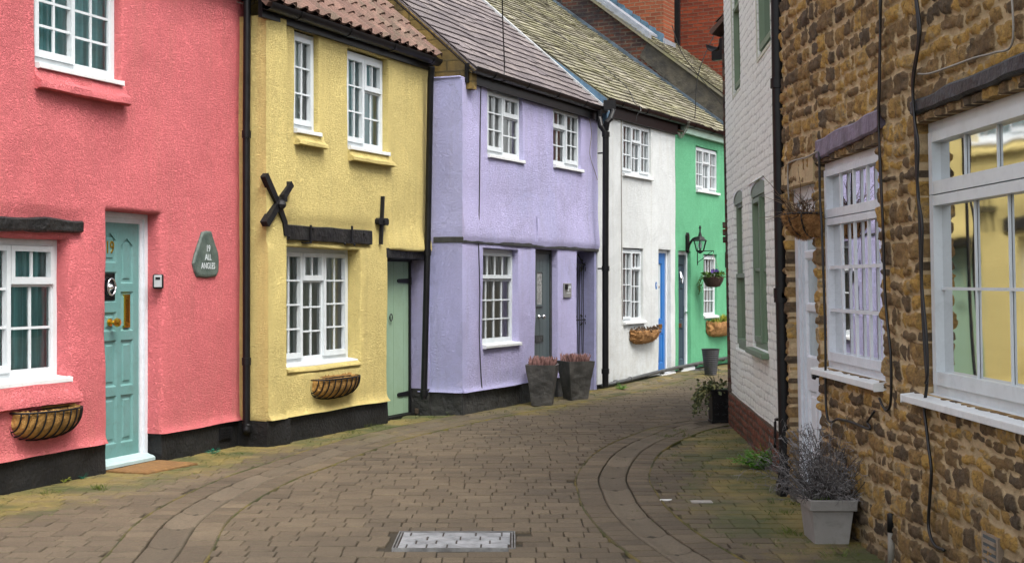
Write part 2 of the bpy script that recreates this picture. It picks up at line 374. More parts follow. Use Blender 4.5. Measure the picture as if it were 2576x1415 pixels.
def rframe(F,mb,s0,s1,z0,z1,w,oa,ob,wb=None):
    wb=wb or w
    F.box(mb,s0,s0+w,z0,z1,oa,ob); F.box(mb,s1-w,s1,z0,z1,oa,ob)
    F.box(mb,s0+w,s1-w,z0,z0+wb,oa,ob-.0015); F.box(mb,s0+w,s1-w,z1-w,z1,oa,ob-.0015)
def window(parent,F,rect,o,lights,cur='cur_grey',fr=.045,bar=.017,mat='upvc',glass='glass',curo=-.035,sill=None,gap=None,label=None,depth=.5,sillth=.035,sillout=.05,sw=.042,curtain_range=None,camp=1.):
    sL,sR,zB,zT=rect
    fm=MB(); rframe(F,fm,sL,sR,zB,zT,fr,o,o+.055)
    W=MB(); 
    gm=MB(); sash=MB()
    w=sR-sL-2*fr; h=zT-zB-2*fr; a0=sL+fr; b0=zB+fr
    def sub(m,x0,x1,y0,y1,c,r,oo):
        for k in range(1,c):
            x=x0+(x1-x0)*k/c; F.box(m,x-bar/2,x+bar/2,y0,y1,oo,oo+.016)
        for k in range(1,r):
            y=y0+(y1-y0)*k/r; F.box(m,x0,x1,y-bar/2,y+bar/2,oo+.001,oo+.0175)
    for (fa,fb,ga,gb,c,r,kind) in lights:
        x0=a0+w*fa; x1=a0+w*fb; y0=b0+h*ga; y1=b0+h*gb
        if kind=='s':
            rframe(F,sash,x0+.003,x1-.003,y0+.003,y1-.003,sw,o+.02,o+.075,sw*1.3)
            sub(sash,x0+sw,x1-sw,y0+sw*1.3,y1-sw,c,r,o+.045)
            gx=(x0+sw-.004,x1-sw+.004,y0+sw,y1-sw+.004)
        else:
            k=.02
            rframe(F,fm,x0-.002,x1+.002,y0-.002,y1+.002,k,o+.003,o+.05)
            sub(fm,x0+k,x1-k,y0+k,y1-k,c,r,o+.028)
            gx=(x0+k-.004,x1-k+.004,y0+k-.004,y1-k+.004)
        gm.add([F.P(gx[0],gx[2],o+.03),F.P(gx[1],gx[2],o+.03),F.P(gx[1],gx[3],o+.03),F.P(gx[0],gx[3],o+.03)],[(0,1,2,3)])
    wo=fm.build('window',M[mat],parent)
    if label: wo['label']=label
    if sash.v: sash.build('casement',M[mat],wo)
    gm.build('pane',M[glass],wo)
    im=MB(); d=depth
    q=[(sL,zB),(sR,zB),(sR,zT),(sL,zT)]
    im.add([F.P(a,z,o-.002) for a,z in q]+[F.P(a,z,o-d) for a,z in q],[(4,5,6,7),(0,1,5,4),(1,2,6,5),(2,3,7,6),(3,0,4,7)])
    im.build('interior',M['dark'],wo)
    if cur:
        cm=MB(); rng=curtain_range or [(0,1)]
        for (ca,cb) in rng:
            xa=sL+.01+(sR-sL-.02)*ca; xb=sL+.01+(sR-sL-.02)*cb
            n=max(12,int((xb-xa)/.008)); ph=random.random()*9; vs=[];q=[]
            for i in range(n+1):
                s=xa+(xb-xa)*i/n
                oo=o+curo+camp*(.016*math.sin(s*75+ph+2*nz(s*6,ph))+.010*nz(s*20,ph,4))
                for z in (zB+.005,zT-.005): vs.append(F.P(s,z,oo)); q.append((s,z,ph))
            cm.add(vs,[(2*i,2*i+2,2*i+3,2*i+1) for i in range(n)],0,q)
        cm.build('curtain',M[cur],wo,smooth=True)
    if sill:
        smb=MB(); xa,xb,oo=sill
        F.sweep(smb,[(o+.02,zB-sillth-.005),(oo,zB-sillth-.012),(oo,zB-.012),(o+.05,zB+.004),(o+.02,zB+.004)],xa,xb)
        smb.build('sill',M['sill'],wo,bevel=.004)
    return wo
def ledge(F,name,mat,parent,s0,s1,zt,h,out,drop=.1):
    # rendered sub-sill: sloping apron then a rounded nosing
    mb=MB(); n=16; prof=[(-.03,zt+.02),(.010,zt),(.016,zt-drop*.45),(out,zt-drop*.75),(out,zt-drop*.75-h),(out*.5,zt-drop*.75-h-.012),(-.03,zt-drop*.75-h)]
    vs=[];q=[];m=len(prof)
    for i in range(n+1):
        s=s0+(s1-s0)*i/n
        for k,(o,z) in enumerate(prof):
            j=.006*nz(s*6,k*3.1,zt) if k>0 else 0
            vs.append(F.P(s+(.01*nz(k,zt,s0) if i in(0,n) else 0),z+j+.008*nz(s*1.5,zt),o+j)); q.append((s,z,o))
    fs=[(i*m+k,i*m+(k+1)%m,(i+1)*m+(k+1)%m,(i+1)*m+k) for i in range(n) for k in range(m)]+[tuple(range(m)),tuple(n*m+k for k in range(m-1,-1,-1))]
    mb.add(vs,fs,0,q); o=mb.build(name,mat,parent,smooth=True)
    md=o.modifiers.new('EdgeSplit','EDGE_SPLIT'); md.split_angle=R(55); return o
def board(F,mb,gl,s0,s1,z0,z1,o,th,panels,dep=.016,slope=.014):
    # panelled door leaf: panels (sa,sb,za,zb[,kind]); kind 'g' glazed, 'p' pointed top
    S=sorted({s0,s1}|{p[0] for p in panels}|{p[1] for p in panels}); Z=sorted({z0,z1}|{p[2] for p in panels}|{p[3] for p in panels})
    for i in range(len(S)-1):
        for j in range(len(Z)-1):
            cs,cz=(S[i]+S[i+1])/2,(Z[j]+Z[j+1])/2
            if any(p[0]<cs<p[1] and p[2]<cz<p[3] for p in panels): continue
            mb.add([F.P(S[i],Z[j],o),F.P(S[i+1],Z[j],o),F.P(S[i+1],Z[j+1],o),F.P(S[i],Z[j+1],o)],[(0,1,2,3)])
    for p in panels:
        kind=p[4] if len(p)>4 else ''
        def ring(k,oo): return [F.P(p[0]+k,p[2]+k,oo),F.P(p[1]-k,p[2]+k,oo),F.P(p[1]-k,p[3]-k,oo),F.P(p[0]+k,p[3]-k,oo)]
        ks=[(0,o),(slope,o-dep)]
        if kind=='g': ks.append((slope,o-dep-.01))
        else:
            wd=min(p[1]-p[0],p[3]-p[2])
            ks+=[(slope+wd*.12,o-dep),(slope+wd*.12+.012,o-dep*.45)]
        vs=[];fs=[]
        for k,oo in ks: vs+=ring(k,oo)
        for a in range(len(ks)-1):
            for e in range(4): fs.append((a*4+e,a*4+(e+1)%4,a*4+4+(e+1)%4,a*4+4+e))
        if kind=='g' and gl is not None:
            gl.add(ring(slope,o-dep-.006),[(0,1,2,3)])
            mb.add(ring(slope-.002,o-th+.004),[(0,1,2,3)])
        else: fs.append(tuple(len(vs)-4+e for e in range(4)))
        mb.add(vs,fs)
        if kind=='p':      # two wedge fillets that bring the panel head to a point
            zc=p[3]; sc=(p[0]+p[1])/2; h=(p[1]-p[0])*.38; e=.004
            F.prism(mb,[(p[0]-.001,zc+.001),(p[0]-.001,zc-h),(sc,zc+.001)],o-dep,o-.001)
            F.prism(mb,[(p[1]+.001,zc+.001),(sc,zc+.001),(p[1]+.001,zc-h)],o-dep,o-.001)
    F.box(mb,s0,s1,z0,z1,o-th-.03,o-th)
    for a,b,c,d in (((s0,z0),(s1,z0),0,0),((s0,z1),(s1,z1),0,0),((s0,z0),(s0,z1),0,0),((s1,z0),(s1,z1),0,0)):
        mb.add([F.P(*a,o),F.P(*b,o),F.P(*b,o-th),F.P(*a,o-th)],[(0,1,2,3)])

# ------------------------------------------------------------------ roofs
def tiles(F,name,mat,parent,s0,s1,ze,oe,pitch,length,w,ex,th=.012,skew=0,jit=.004,trim=None,gap=.008):
    c,sn=math.cos(R(pitch)),math.sin(R(pitch)); mb=MB()
    def Q(s,t,h): # h above the roof plane, which sags a little
        h=h+.018*nz(s*.9,t*.9,ze+pitch)+.01*nz(s*2.3,t*2.1,5)
        return F.P(s,ze+t*sn+h*c,oe-t*c+h*sn)
    rows=int(length/ex)+1
    for r in range(rows):
        t=r*ex; x=s0-w*random.random()
        k=0
        while x<s1:
            ww=w*(1+random.uniform(-.06,.06)); a=max(x,s0); b=min(x+ww-gap,s1)
            x+=ww
            if b-a<.02: continue
            if trim and not trim((a+b)/2,t): continue
            dt=random.uniform(-jit,jit)*2-(random.uniform(.02,.06) if random.random()<.025 else 0); h=th+random.uniform(0,jit); hl=random.uniform(-jit,jit)*.5
            t2=t+ex*1.25
            vs=[Q(a,t+dt,h+th),Q(b,t+dt,h+th+hl),Q(b,t2,th*.3),Q(a,t2,th*.3),Q(a,t+dt,h-.002),Q(b,t+dt,h-.002+hl)]
            mb.add(vs,[(0,1,2,3),(4,5,1,0),(4,0,3),(1,5,2)],random.random())
    # boarding under the tiles
    vs=[Q(s0,-.01,-.004),Q(s1,-.01,-.004),Q(s1,length+ex,-.004),Q(s0,length+ex,-.004),Q(s0,-.01,-.05),Q(s1,-.01,-.05),Q(s1,length+ex,-.05),Q(s0,length+ex,-.05)]
    mb.add(vs,[(0,1,2,3),(7,6,5,4),(0,4,5,1),(1,5,6,2),(2,6,7,3),(3,7,4,0)],0.0)
    return mb.build(name,mat,parent)
def pantiles(F,name,mat,parent,s0,s1,ze,oe,pitch,length,w=.21,ex=.29):
    c,sn=math.cos(R(pitch)),math.sin(R(pitch)); mb=MB()
    def Q(s,t,h): return F.P(s,ze+t*sn+h*c,oe-t*c+h*sn)
    sub=8; ncol=int((s1-s0)/w)
    def prof(u): # rolled tile: shallow pan then a raised roll
        return .042*max(0,math.sin(PI*(u-.45)/.55))**.8 if u>.45 else -.006*math.sin(PI*u/.45)
    for r in range(int(length/ex)+1):
        for k in range(ncol):
            tn=random.random(); h0=random.uniform(0,.006); dt=random.uniform(-.01,.01); t0=r*ex+dt; t1=r*ex+ex*1.08
            vs=[]
            for i in range(sub+1):
                u=i/sub; s=s0+(k+u*1.06)*w; h=prof(min(u,1))+h0
                vs+= [Q(s,t0,h+.03),Q(s,t1,h+.006),Q(s,t0,h+.008)]
            fs=[]
            for i in range(sub):
                a=i*3; fs+=[(a,a+3,a+4,a+1),(a+2,a+5,a+3,a)]
            mb.add(vs,fs,tn)
    vs=[Q(s0,0,-.01),Q(s1,0,-.01),Q(s1,length,-.01),Q(s0,length,-.01),Q(s0,0,-.06),Q(s1,0,-.06),Q(s1,length,-.06),Q(s0,length,-.06)]
    mb.add(vs,[(0,1,2,3),(7,6,5,4),(0,4,5,1),(1,5,6,2),(2,6,7,3),(3,7,4,0)],0.0)
    return mb.build(name,mat,parent)
def gutter(F,parent,s0,s1,z,oc,r=.072,fz=None,fo=.0,fth=.025,mat='black'):
    mb=MB(); prof=[]
    n=10
    for k in range(n+1):
        w=PI+PI*k/n; prof.append((oc+r*math.cos(w),z+r*math.sin(w)))
    for k in range(n,-1,-1):
        w=PI+PI*k/n; prof.append((oc+(r-.006)*math.cos(w),z+(r-.006)*math.sin(w)+.001))
    m=len(prof); L=s1-s0; ns=max(2,int(L/.6))
    vs=[]
    for i in range(ns+1):
        s=s0+L*i/ns
        dz=.008*nz(s*1.3,z)
        for o,zz in prof: vs.append(F.P(s,zz+dz,o))
    fs=[(i*m+k,i*m+(k+1)%m,(i+1)*m+(k+1)%m,(i+1)*m+k) for i in range(ns) for k in range(m)]+[tuple(range(m)),tuple(ns*m+k for k in range(m))]
    mb.add(vs,fs)
    s=s0+.5
    while s<s1-.2:                                   # union brackets
        pr=[(oc+(r+.008)*math.cos(PI+PI*k/n),z+(r+.008)*math.sin(PI+PI*k/n)) for k in range(n+1)]+[(oc+(r+.001)*math.cos(2*PI-PI*k/n),z+(r+.001)*math.sin(2*PI-PI*k/n)) for k in range(n+1)]
        F.sweep(mb,pr,s,s+.045); s+=.95
    g=mb.build('gutter',M[mat],parent,smooth=True)
    md=g.modifiers.new('EdgeSplit','EDGE_SPLIT'); md.split_angle=R(40)
    if fz is not None:
        fb=MB(); F.box(fb,s0,s1,fz,z+r*.6,fo-.02,fo+fth); fb.build('fascia',M[mat],parent)
    return g
def downpipe(parent,pts,r=.034,cols=(),seg=14,shoe=True,name='drainpipe'):
    mb=MB(); tube(mb,pts,r,seg)
    for c in cols:
        p=Vector(c); tube(mb,[p-Vector((0,0,.035)),p+Vector((0,0,.035))],r*1.22,seg)
    o=mb.build(name,M['black'],parent,smooth=True); md=o.modifiers.new('EdgeSplit','EDGE_SPLIT'); md.split_angle=R(45); return o
def text_part(name,txt,F,s,z,o,size,mat,parent,sx=1.,align='CENTER',ext=.0015,mirror=False):
    cu=bpy.data.curves.new('t','FONT'); cu.body=txt; cu.size=size; cu.align_x=align; cu.align_y='CENTER'; cu.extrude=ext; cu.resolution_u=3
    ob=bpy.data.objects.new('t',cu); COL.objects.link(ob); bpy.context.view_layer.update()
    me=bpy.data.meshes.new_from_object(ob); mb=MB()
    sg=-1 if mirror else 1
    mb.add([F.P(s+sg*v.co.x*sx,z+v.co.y,o+v.co.z) for v in me.vertices],[tuple(p.vertices) for p in me.polygons])
    bpy.data.objects.remove(ob); bpy.data.meshes.remove(me); bpy.data.curves.remove(cu)
    return mb.build(name,mat,parent)

# ------------------------------------------------------------------ rubble and brick walls with real relief
def vnoise(X,Y,seed,per=64):
    r=np.random.default_rng(seed).random((per,per)); xi=np.floor(X).astype(int); yi=np.floor(Y).astype(int)
    fx=X-xi; fy=Y-yi; fx=fx*fx*(3-2*fx); fy=fy*fy*(3-2*fy)
    a=r[yi%per,xi%per]; b=r[yi%per,(xi+1)%per]; c=r[(yi+1)%per,xi%per]; d=r[(yi+1)%per,(xi+1)%per]
    return (a*(1-fx)+b*fx)*(1-fy)+(c*(1-fx)+d*fx)*fy
def masonry(F,name,mat,parent,s0,s1,z0,z1,ops,ds,dz,ch,sw,relief,seed,mort=.012,rad=.03,warp=.02,rough=.006,ext=0.,regular=False,topf=None,split=.0,back=.28):
    rng=np.random.default_rng(seed)
    def lines(a,b,step,edges):
        n=int((b-a)/step)+1; L=np.linspace(a,b,n)
        for e in edges:
            if a<e<b: L[np.argmin(abs(L-e))]=e
        return L
    SL=lines(s0,s1,ds,[e for op in ops for e in op[:2]]); ZL=lines(z0,z1,dz,[e for op in ops for e in op[2:4]])
    S,Z=np.meshgrid(SL,ZL)
    W=warp
    Sw=S+W*(vnoise(S*5+9,Z*5,seed+1)-.5)*2+W*.5*(vnoise(S*17,Z*17+4,seed+2)-.5)
    Zw=Z+W*1.2*(vnoise(S*3.1,Z*3.1+2,seed+3)-.5)*2+W*.6*(vnoise(S*13,Z*13+7,seed+4)-.5)
    ce=[z0-.2]
    while ce[-1]<z1+.3: ce.append(ce[-1]+(ch[0] if regular else rng.uniform(*ch)))
    ce=np.array(ce); ci=np.clip(np.searchsorted(ce,Zw)-1,0,len(ce)-2)
    mask=np.zeros_like(S); tint=np.zeros_like(S); H=np.zeros_like(S)
    for r in range(len(ce)-1):
        sel=ci==r
        if not sel.any(): continue
        if regular: e=np.arange(s0-.5+(r%2)*sw[0]/2,s1+.6,sw[0])
        else:
            e=[s0-.4-rng.uniform(0,.3)]
            while e[-1]<s1+.5:
                e.append(e[-1]+rng.uniform(*sw)*(1 if rng.random()>.2 else .6))
            e=np.array(e)
        k=np.clip(np.searchsorted(e,Sw[sel])-1,0,len(e)-2)
        n=len(e)-1
        t=rng.random(n); hh=rng.uniform(.45,1.,n); ins=rng.uniform(0,1,n)**2*mort*.9; lo=ce[r]; hi=ce[r+1]
        tlo=rng.uniform(-.012,.008,n)*(0 if regular else 1); thi=rng.uniform(-.008,.012,n)*(0 if regular else 1)
        a=e[k]+mort/2+ins[k]; b=e[k+1]-mort/2-ins[k]; c=lo+mort/2+ins[k]*.8+tlo[k]; d=hi-mort/2-ins[k]*.8+thi[k]
        rr=np.minimum(rad,np.minimum((b-a),(d-c))*.45)
        qx=abs(Sw[sel]-(a+b)/2)-(b-a)/2+rr; qz=abs(Zw[sel]-(c+d)/2)-(d-c)/2+rr
        sd=np.hypot(np.maximum(qx,0),np.maximum(qz,0))+np.minimum(np.maximum(qx,qz),0)-rr
        D=-sd+(vnoise(S[sel]*30,Z[sel]*30,seed+6)-.5)*mort*1.5
        m=np.clip(D/.009+.2,0,1); m=m*m*(3-2*m)
        dome=np.clip(D/(rad*1.1),0,1)**.35
        mask[sel]=m; tint[sel]=t[k]; H[sel]=m*relief*hh[k]*(.55+.45*dome)
    H+= rough*(vnoise(S*22,Z*22,seed+8)-.5)*2*(.4+mask*.6)+rough*.8*(vnoise(S*55,Z*55,seed+9)-.5)*2*mask
    H+= .02*(vnoise(S*1.3,Z*1.3,seed+10)-.5)
    ns,nzz=len(SL),len(ZL)
    base=np.array(F.O)[None,:]; d=np.array(F.d); nn=np.array(F.n)
    Pn=base+S.reshape(-1,1)*d+(H.reshape(-1,1)+ext+F.lean*(Z.reshape(-1,1)-EYE))*nn; Pn[:,2]=Z.reshape(-1)
    sc=(SL[:-1]+SL[1:])/2; zc=(ZL[:-1]+ZL[1:])/2; SC,ZC=np.meshgrid(sc,zc); keep=np.ones_like(SC,bool)
    for op in ops: keep&=~((SC>op[0])&(SC<op[1])&(ZC>op[2])&(ZC<op[3]))
    if topf is not None: keep&=ZC<topf(SC)
    jj,ii=np.nonzero(keep); i0=jj*ns+ii
    faces=np.stack([i0,i0+1,i0+1+ns,i0+ns],1).tolist()
    verts=Pn.tolist(); tl=tint.reshape(-1).tolist(); ql=np.stack([S.reshape(-1),Z.reshape(-1),mask.reshape(-1)],1).tolist()
    # reveals
    def strip(idx,dep):
        b0=len(verts); m=len(idx); steps=max(2,int(dep/.03))
        for st in range(1,steps+1):
            for n_,v in enumerate(idx):
                f=st/steps; p=Pn[v]-nn*(dep+H.reshape(-1)[v]+ext)*f
                j=.012*(math.sin(n_*.9+st*2.1)+math.sin(n_*.37+st))*.5 if 0<st<steps and not regular else 0
                pp=p+d*j; verts.append(pp.tolist()); tl.append(tl[v]); ql.append([ql[v][0],ql[v][1],ql[v][2]])
        for st in range(steps):
            for k in range(m-1):
                A=(idx[k],idx[k+1]) if st==0 else (b0+(st-1)*m+k,b0+(st-1)*m+k+1)
                faces.append([A[0],A[1],b0+st*m+k+1,b0+st*m+k])
    for op in ops:
        ia=int(np.argmin(abs(SL-op[0]))); ib=int(np.argmin(abs(SL-op[1]))); ja=int(np.argmin(abs(ZL-op[2]))); jb=int(np.argmin(abs(ZL-op[3])))
        dep=op[4]
        strip([j*ns+ia for j in range(ja,jb+1)],dep); strip([j*ns+ib for j in range(ja,jb+1)],dep)
        strip([ja*ns+i for i in range(ia,ib+1)],dep); strip([jb*ns+i for i in range(ia,ib+1)],dep)
    strip([j*ns for j in range(nzz)],back); strip([j*ns+ns-1 for j in range(nzz)],back)
    if topf is None: strip([(nzz-1)*ns+i for i in range(ns)],back)
    mb=MB(); mb.add(verts,faces,tl,[tuple(x) for x in ql])
    return mb.build(name,mat,parent,smooth=True)
# ================================================================== GROUND
def g_z(x,y): return .06*sm((y-19.)/3.5)
FP=fa_left((-3.72,9.81),20.7); FY=fa_left((-2.32,12.70),23.27); FL=fa_left((-.576,15.68),25.3); FW=fa_left((1.244,19.53),28.)
FB=fa_right((2.12,10.76),3.6); FS=fa_right((2.06,7.43),-1.65)
def left_x(y):
    if y<12.8: return -3.72+.378*(y-9.81)
    if y<15.75: return -2.32+.43*(y-12.7)
    if y<19.5: return -.576+.4727*(y-15.68)
    return 1.244+.5317*(y-19.53)
def right_x(y):
    if y<9.95: return 2.06-.0288*(y-7.43)
    if y<14.25: return 2.12+.063*(y-10.76)
    return 9.5
CH1=smooth_path([(-1.75,2.5,0),(-1.82,5.,0),(-1.985,7.43,0),(-2.13,8.9,0),(-2.03,10.4,0),(-1.80,11.5,0),(-1.36,13.3,0),(-.72,14.9,0),(-.15,16.1,0),(.75,17.75,0),(1.7,19.6,0),(3.0,22.2,0),(4.6,25.,0)],10)
CH2=smooth_path([(1.9,3.2,0),(1.45,5.,0),(1.0,7.485,0),(.86,8.3,0),(.78,9.2,0),(.775,10.0,0),(.80,10.74,0),(.985,11.95,0),(1.23,12.9,0),(1.48,13.56,0),(1.79,14.28,0),(2.3,14.97,0),(3.4,15.6,0),(5.5,16.1,0)],10)
def ch_dist(path,x,y): return min(math.hypot(p.x-x,p.y-y) for p in path)
MAN=(-.70,.02,7.86,8.40)
def moss_at(x,y):
    m=0
    dl=x-left_x(y); m=max(m,(1-sm(dl/1.5))*1.12)
    if y<14.4:
        dr=right_x(y)-x; m=max(m,(1-sm(dr/1.35))*(1.15 if y>8.3 else .85))
    if y>17: m=max(m,(1-sm(dl/1.9))*.8)
    return m*(.68+.32*sm(.5+nz(x*1.7,y*1.7,5)*1.6))
def g_mat(name,stops,rough=.8,joint=False,bs=.006):
    m,nt,b=mk(name); g=N(nt); p=g.geo(); q=g.attr('fuv','Vector'); t=g.attr('tint')
    n=g.noise(p,3.2,5,.65,.3)
    col=g.ramp(g.math('ADD',g.math('MULTIPLY',t,.7),g.math('MULTIPLY',n,.35)),stops)
    sp=g.noise(p,170,2,.7); col=g.mix(g.math('MULTIPLY',g.ramp(sp,[(.55,0),(.72,1)]),.4),col,(.24,.2,.15))
    col=g.mix(g.math('MULTIPLY',g.ramp(g.noise(p,60,4,.7),[(.35,1),(.55,0)]),.45),col,(.04,.033,.024))
    big=g.ramp(g.noise(p,.8,4,.6,.5),[(.36,0),(.66,1)])
    col=g.mix(g.math('MULTIPLY',big,.38),col,(.05,.041,.03))
    ms=g.sep(q,0)
    mf=g.ramp(g.math('ADD',g.math('MULTIPLY',ms,.75),g.math('MULTIPLY',g.math('SUBTRACT',g.noise(p,7,6,.75,.4),.5),1.05)),[(.2,0),(.62,1)])
    mc=g.mix(g.ramp(g.noise(p,1.7,3),[(.4,0),(.6,1)]),(.215,.165,.040),(.055,.072,.014))
    col=g.mix(g.math('MULTIPLY',mf,.85 if joint else .7),col,mc)
    g.link(col,b.inputs['Base Color']); b.inputs['Roughness'].default_value=rough; b.inputs['Specular IOR Level'].default_value=.35
    h=g.math('ADD',g.noise(p,70,4,.7),g.math('MULTIPLY',g.noise(p,18,3,.6),.8))
    g.link(g.bump(h,bs*1.6),b.inputs['Normal']); return m
M['sett']=g_mat('paving_setts',[(.12,(.054,.041,.025)),(.5,(.104,.079,.049)),(.92,(.172,.133,.083))])
M['chan']=g_mat('channel_stone',[(.1,(.084,.066,.042)),(.9,(.142,.113,.075))],bs=.004)
M['bed']=g_mat('joint_soil',[(0,(.018,.014,.008)),(1,(.036,.031,.016))],.95,True,.01)
M['coverm']=paint('grey_cover_setts',(.16,.17,.18),.65,.35,7,.006,40,grime=.4,c2=(.29,.30,.31),spec=.25)

mb=MB()
xs=[-300,-60,-14]+[-6+.4*i for i in range(41)]+[16,60,300]; ys=[-200,-40,-5]+[1+.4*i for i in range(76)]+[36,60,200,500]
vs=[];q=[]
for y in ys:
    for x in xs:
        vs.append((x,y,g_z(x,y)-.0165+.0015*nz(x*2,y*2))); q.append((moss_at(x,y) if -7<x<10 and 0<y<32 else .3,0,0))
w=len(xs); mb.add(vs,[(j*w+i,j*w+i+1,(j+1)*w+i+1,(j+1)*w+i) for j in range(len(ys)-1) for i in range(w-1)],.5,q)
structure(mb.build('ground',M['bed'],smooth=True))

def sett(mb,cs,z,tint,q,ch=.005,dome=.0015):
    # cs: four ground corners (counter-clockwise)
    c=Vector((sum(p[0] for p in cs)/4,sum(p[1] for p in cs)/4,0)); vs=[]
    for k,inset,dz in ((0,0,-.024),(1,.001,-.005),(2,ch,0)):
        for p in cs:
            d=(c-Vector((p[0],p[1],0))); L=d.length; f=Vector((p[0],p[1],0))+d*(inset*1.4/L)
            vs.append((f.x,f.y,z+dz+random.uniform(-.0012,.0012)+g_z(f.x,f.y)))
    vs.append((c.x,c.y,z+dome+g_z(c.x,c.y)))
    fs=[(k*4+e,k*4+(e+1)%4,k*4+4+(e+1)%4,k*4+4+e) for k in range(2) for e in range(4)]+[(8+e,8+(e+1)%4,12) for e in range(4)]
    mb.add(vs,fs,tint,[q]*13)
mb=MB(); y=1.2; row=0
while y<30:
    dep=.16; x=left_x(y)-.25+random.random()*.2; xr=right_x(y)+.15
    while x<xr:
        L=random.choice((.12,.16,.18,.24,.24,.2)); cx,cy=x+L/2,y+dep/2
        if not(MAN[0]-.02<cx<MAN[1]+.02 and MAN[2]-.02<cy<MAN[3]+.02) and ch_dist(CH1[::2],cx,cy)>.25 and ch_dist(CH2[::2],cx,cy)>.25:
            gp=.0010+.0010*random.random(); gy=.0048+.003*random.random(); j=lambda: random.uniform(-.0032,.0032)
            sk=.03*math.sin(cx*.9+cy*.35)+.012*nz(cx*.8,cy*.8,2)       # courses wander a little
            cs=[(x+gp+j(),y+gy+j()+sk),(x+L-gp+j(),y+gy+j()+sk),(x+L-gp+j(),y+dep-gy+j()+sk),(x+gp+j(),y+dep-gy+j()+sk)]
            t=min(1,max(0,.5+random.gauss(0,.13)+.25*nz(cx*.6,cy*.6)))
            sett(mb,cs,random.uniform(-.0025,.0025)+.006*nz(cx*.7,cy*.7,3),t,(moss_at(cx,cy),0,0))
        x+=L
    y+=dep; row+=1
structure(mb.build('road',M['sett']))
def channel(path,name):
    # dished channel stones with a row of edging setts on each side
    L=[0]
    for a,b in zip(path[:-1],path[1:]): L.append(L[-1]+(b-a).length)
    def atl(l):
        for i in range(len(L)-1):
            if l<=L[i+1]: 
                f=(l-L[i])/(L[i+1]-L[i]); p=path[i].lerp(path[i+1],f); t=(path[min(i+2,len(path)-1)]-path[max(i-1,0)]).normalized(); return p,Vector((-t.y,t.x,0))
        return path[-1],Vector((0,1,0))
    mb=MB()
    l=0
    while l<L[-1]-.2:
        ln=.155*random.uniform(.94,1.06)
        for sgn in (1,-1):
            a,na=atl(l+.004); b,nb=atl(l+ln-.004)
            u0,u1=.113*sgn,.281*sgn
            cs=[a+na*u0,b+nb*u0,b+nb*u1,a+na*u1]
            if sgn>0: cs=cs[::-1]
            sett(mb,[(c.x,c.y) for c in cs],.005+random.uniform(-.002,.002),min(1,max(0,.5+random.gauss(0,.17))),(moss_at(a.x,a.y)*.7,0,0))
        l+=ln
    structure(mb.build(name+'_edging',M['sett']))
    mb=MB()
    for sgn in (1,-1):
        vs=[];q=[];n=int((L[-1]-.2)/.05)
        for i in range(n+1):
            p,nn=atl(i*.05+.001); w_=.006+.004*nz(p.x*6,p.y*6,sgn)
            for u,h in ((.282,-.01),(.284,.0075),(.287+w_,.0075),(.290+w_,-.012)):
                c=p+nn*u*sgn; vs.append((c.x,c.y,h+g_z(c.x,c.y))); q.append((.55+moss_at(c.x,c.y)*.5,0,0))
        mb.add(vs,[(i*4+k,(i+1)*4+k,(i+1)*4+k+1,i*4+k+1) for i in range(n) for k in range(3)],.3,q)
    structure(mb.build(name+'_joint',M['bed'],smooth=True))
    mb=MB(); l=0
    us=[-.104,-.102,-.092,-.055,0,.055,.092,.102,.104]; hs=[-.024,.002,.008,-.005,-.011,-.005,.008,.002,-.024]
    while l<L[-1]-.6:
        ln=.6*random.uniform(.9,1.1); n=6; vs=[];q=[]; tn=min(1,max(0,random.gauss(.55,.25)))
        for i in range(n+1):
            e=.004 if i==0 else (-.004 if i==n else 0)
            p,nn=atl(l+ln*i/n+e)
            for u,h in zip(us,hs):
                c=p+nn*u; hh=h-(.008 if i in(0,n) else 0)
                vs.append((c.x,c.y,hh+g_z(c.x,c.y)+.0025*nz(c.x*8,c.y*8))); q.append((moss_at(c.x,c.y)*.55,0,0))
        m=len(us); mb.add(vs,[(i*m+k,(i+1)*m+k,(i+1)*m+k+1,i*m+k+1) for i in range(n) for k in range(m-1)],tn,q); l+=ln
    structure(mb.build(name,M['chan'],smooth=True))
channel(CH1,'drainage_channel'); channel(CH2,'drainage_channel')

# recessed access cover
t=thing('access_cover','grey recessed access cover filled with setts in the middle of the road','manhole cover',(-.34,8.12,0))
mb=MB(); x0,x1,y0,y1=MAN
for k in (0,.016):
    a,b,c,d=x0+k,x1-k,y0+k,y1-k; h=.006-.003*(k>0); ww=.007
    for bx in ((a,a+ww,c,d),(b-ww,b,c,d),(a+ww,b-ww,c,c+ww),(a+ww,b-ww,d-ww,d)):
        xbox(mb,((bx[0]+bx[1])/2,(bx[2]+bx[3])/2,-.03),bx[1]-bx[0],bx[3]-bx[2],.03+h)
mb.build('frame',paint('worn_steel_frame',(.10,.10,.098),.6,.4,9,.004,40,grime=.5,c2=(.2,.2,.195)),t)
mb=MB(); yy=y0+.028; hh=(y1-y0-.056)/4
for r in range(4):
    xx=x0+.028; first=True
    while xx<x1-.03:
        L=random.choice((.12,.16,.2)) if not first else random.choice((.05,.1,.16)); L=min(L,x1-.028-xx); first=False
        if L>.02: sett(mb,[(xx+.003,yy+.0045),(xx+L-.003,yy+.004),(xx+L-.003,yy+hh-.0045),(xx+.003,yy+hh-.004)],.002+random.uniform(-.001,.001),random.random(),(0,0,0),.004,.001)
        xx+=L
    yy+=hh
mb.build('sett_infill',M['coverm'],t)
mb=MB(); xbox(mb,((x0+x1)/2,(y0+y1)/2,-.03),x1-x0-.03,y1-y0-.03,.027); mb.build('tray',M['soil'],t)
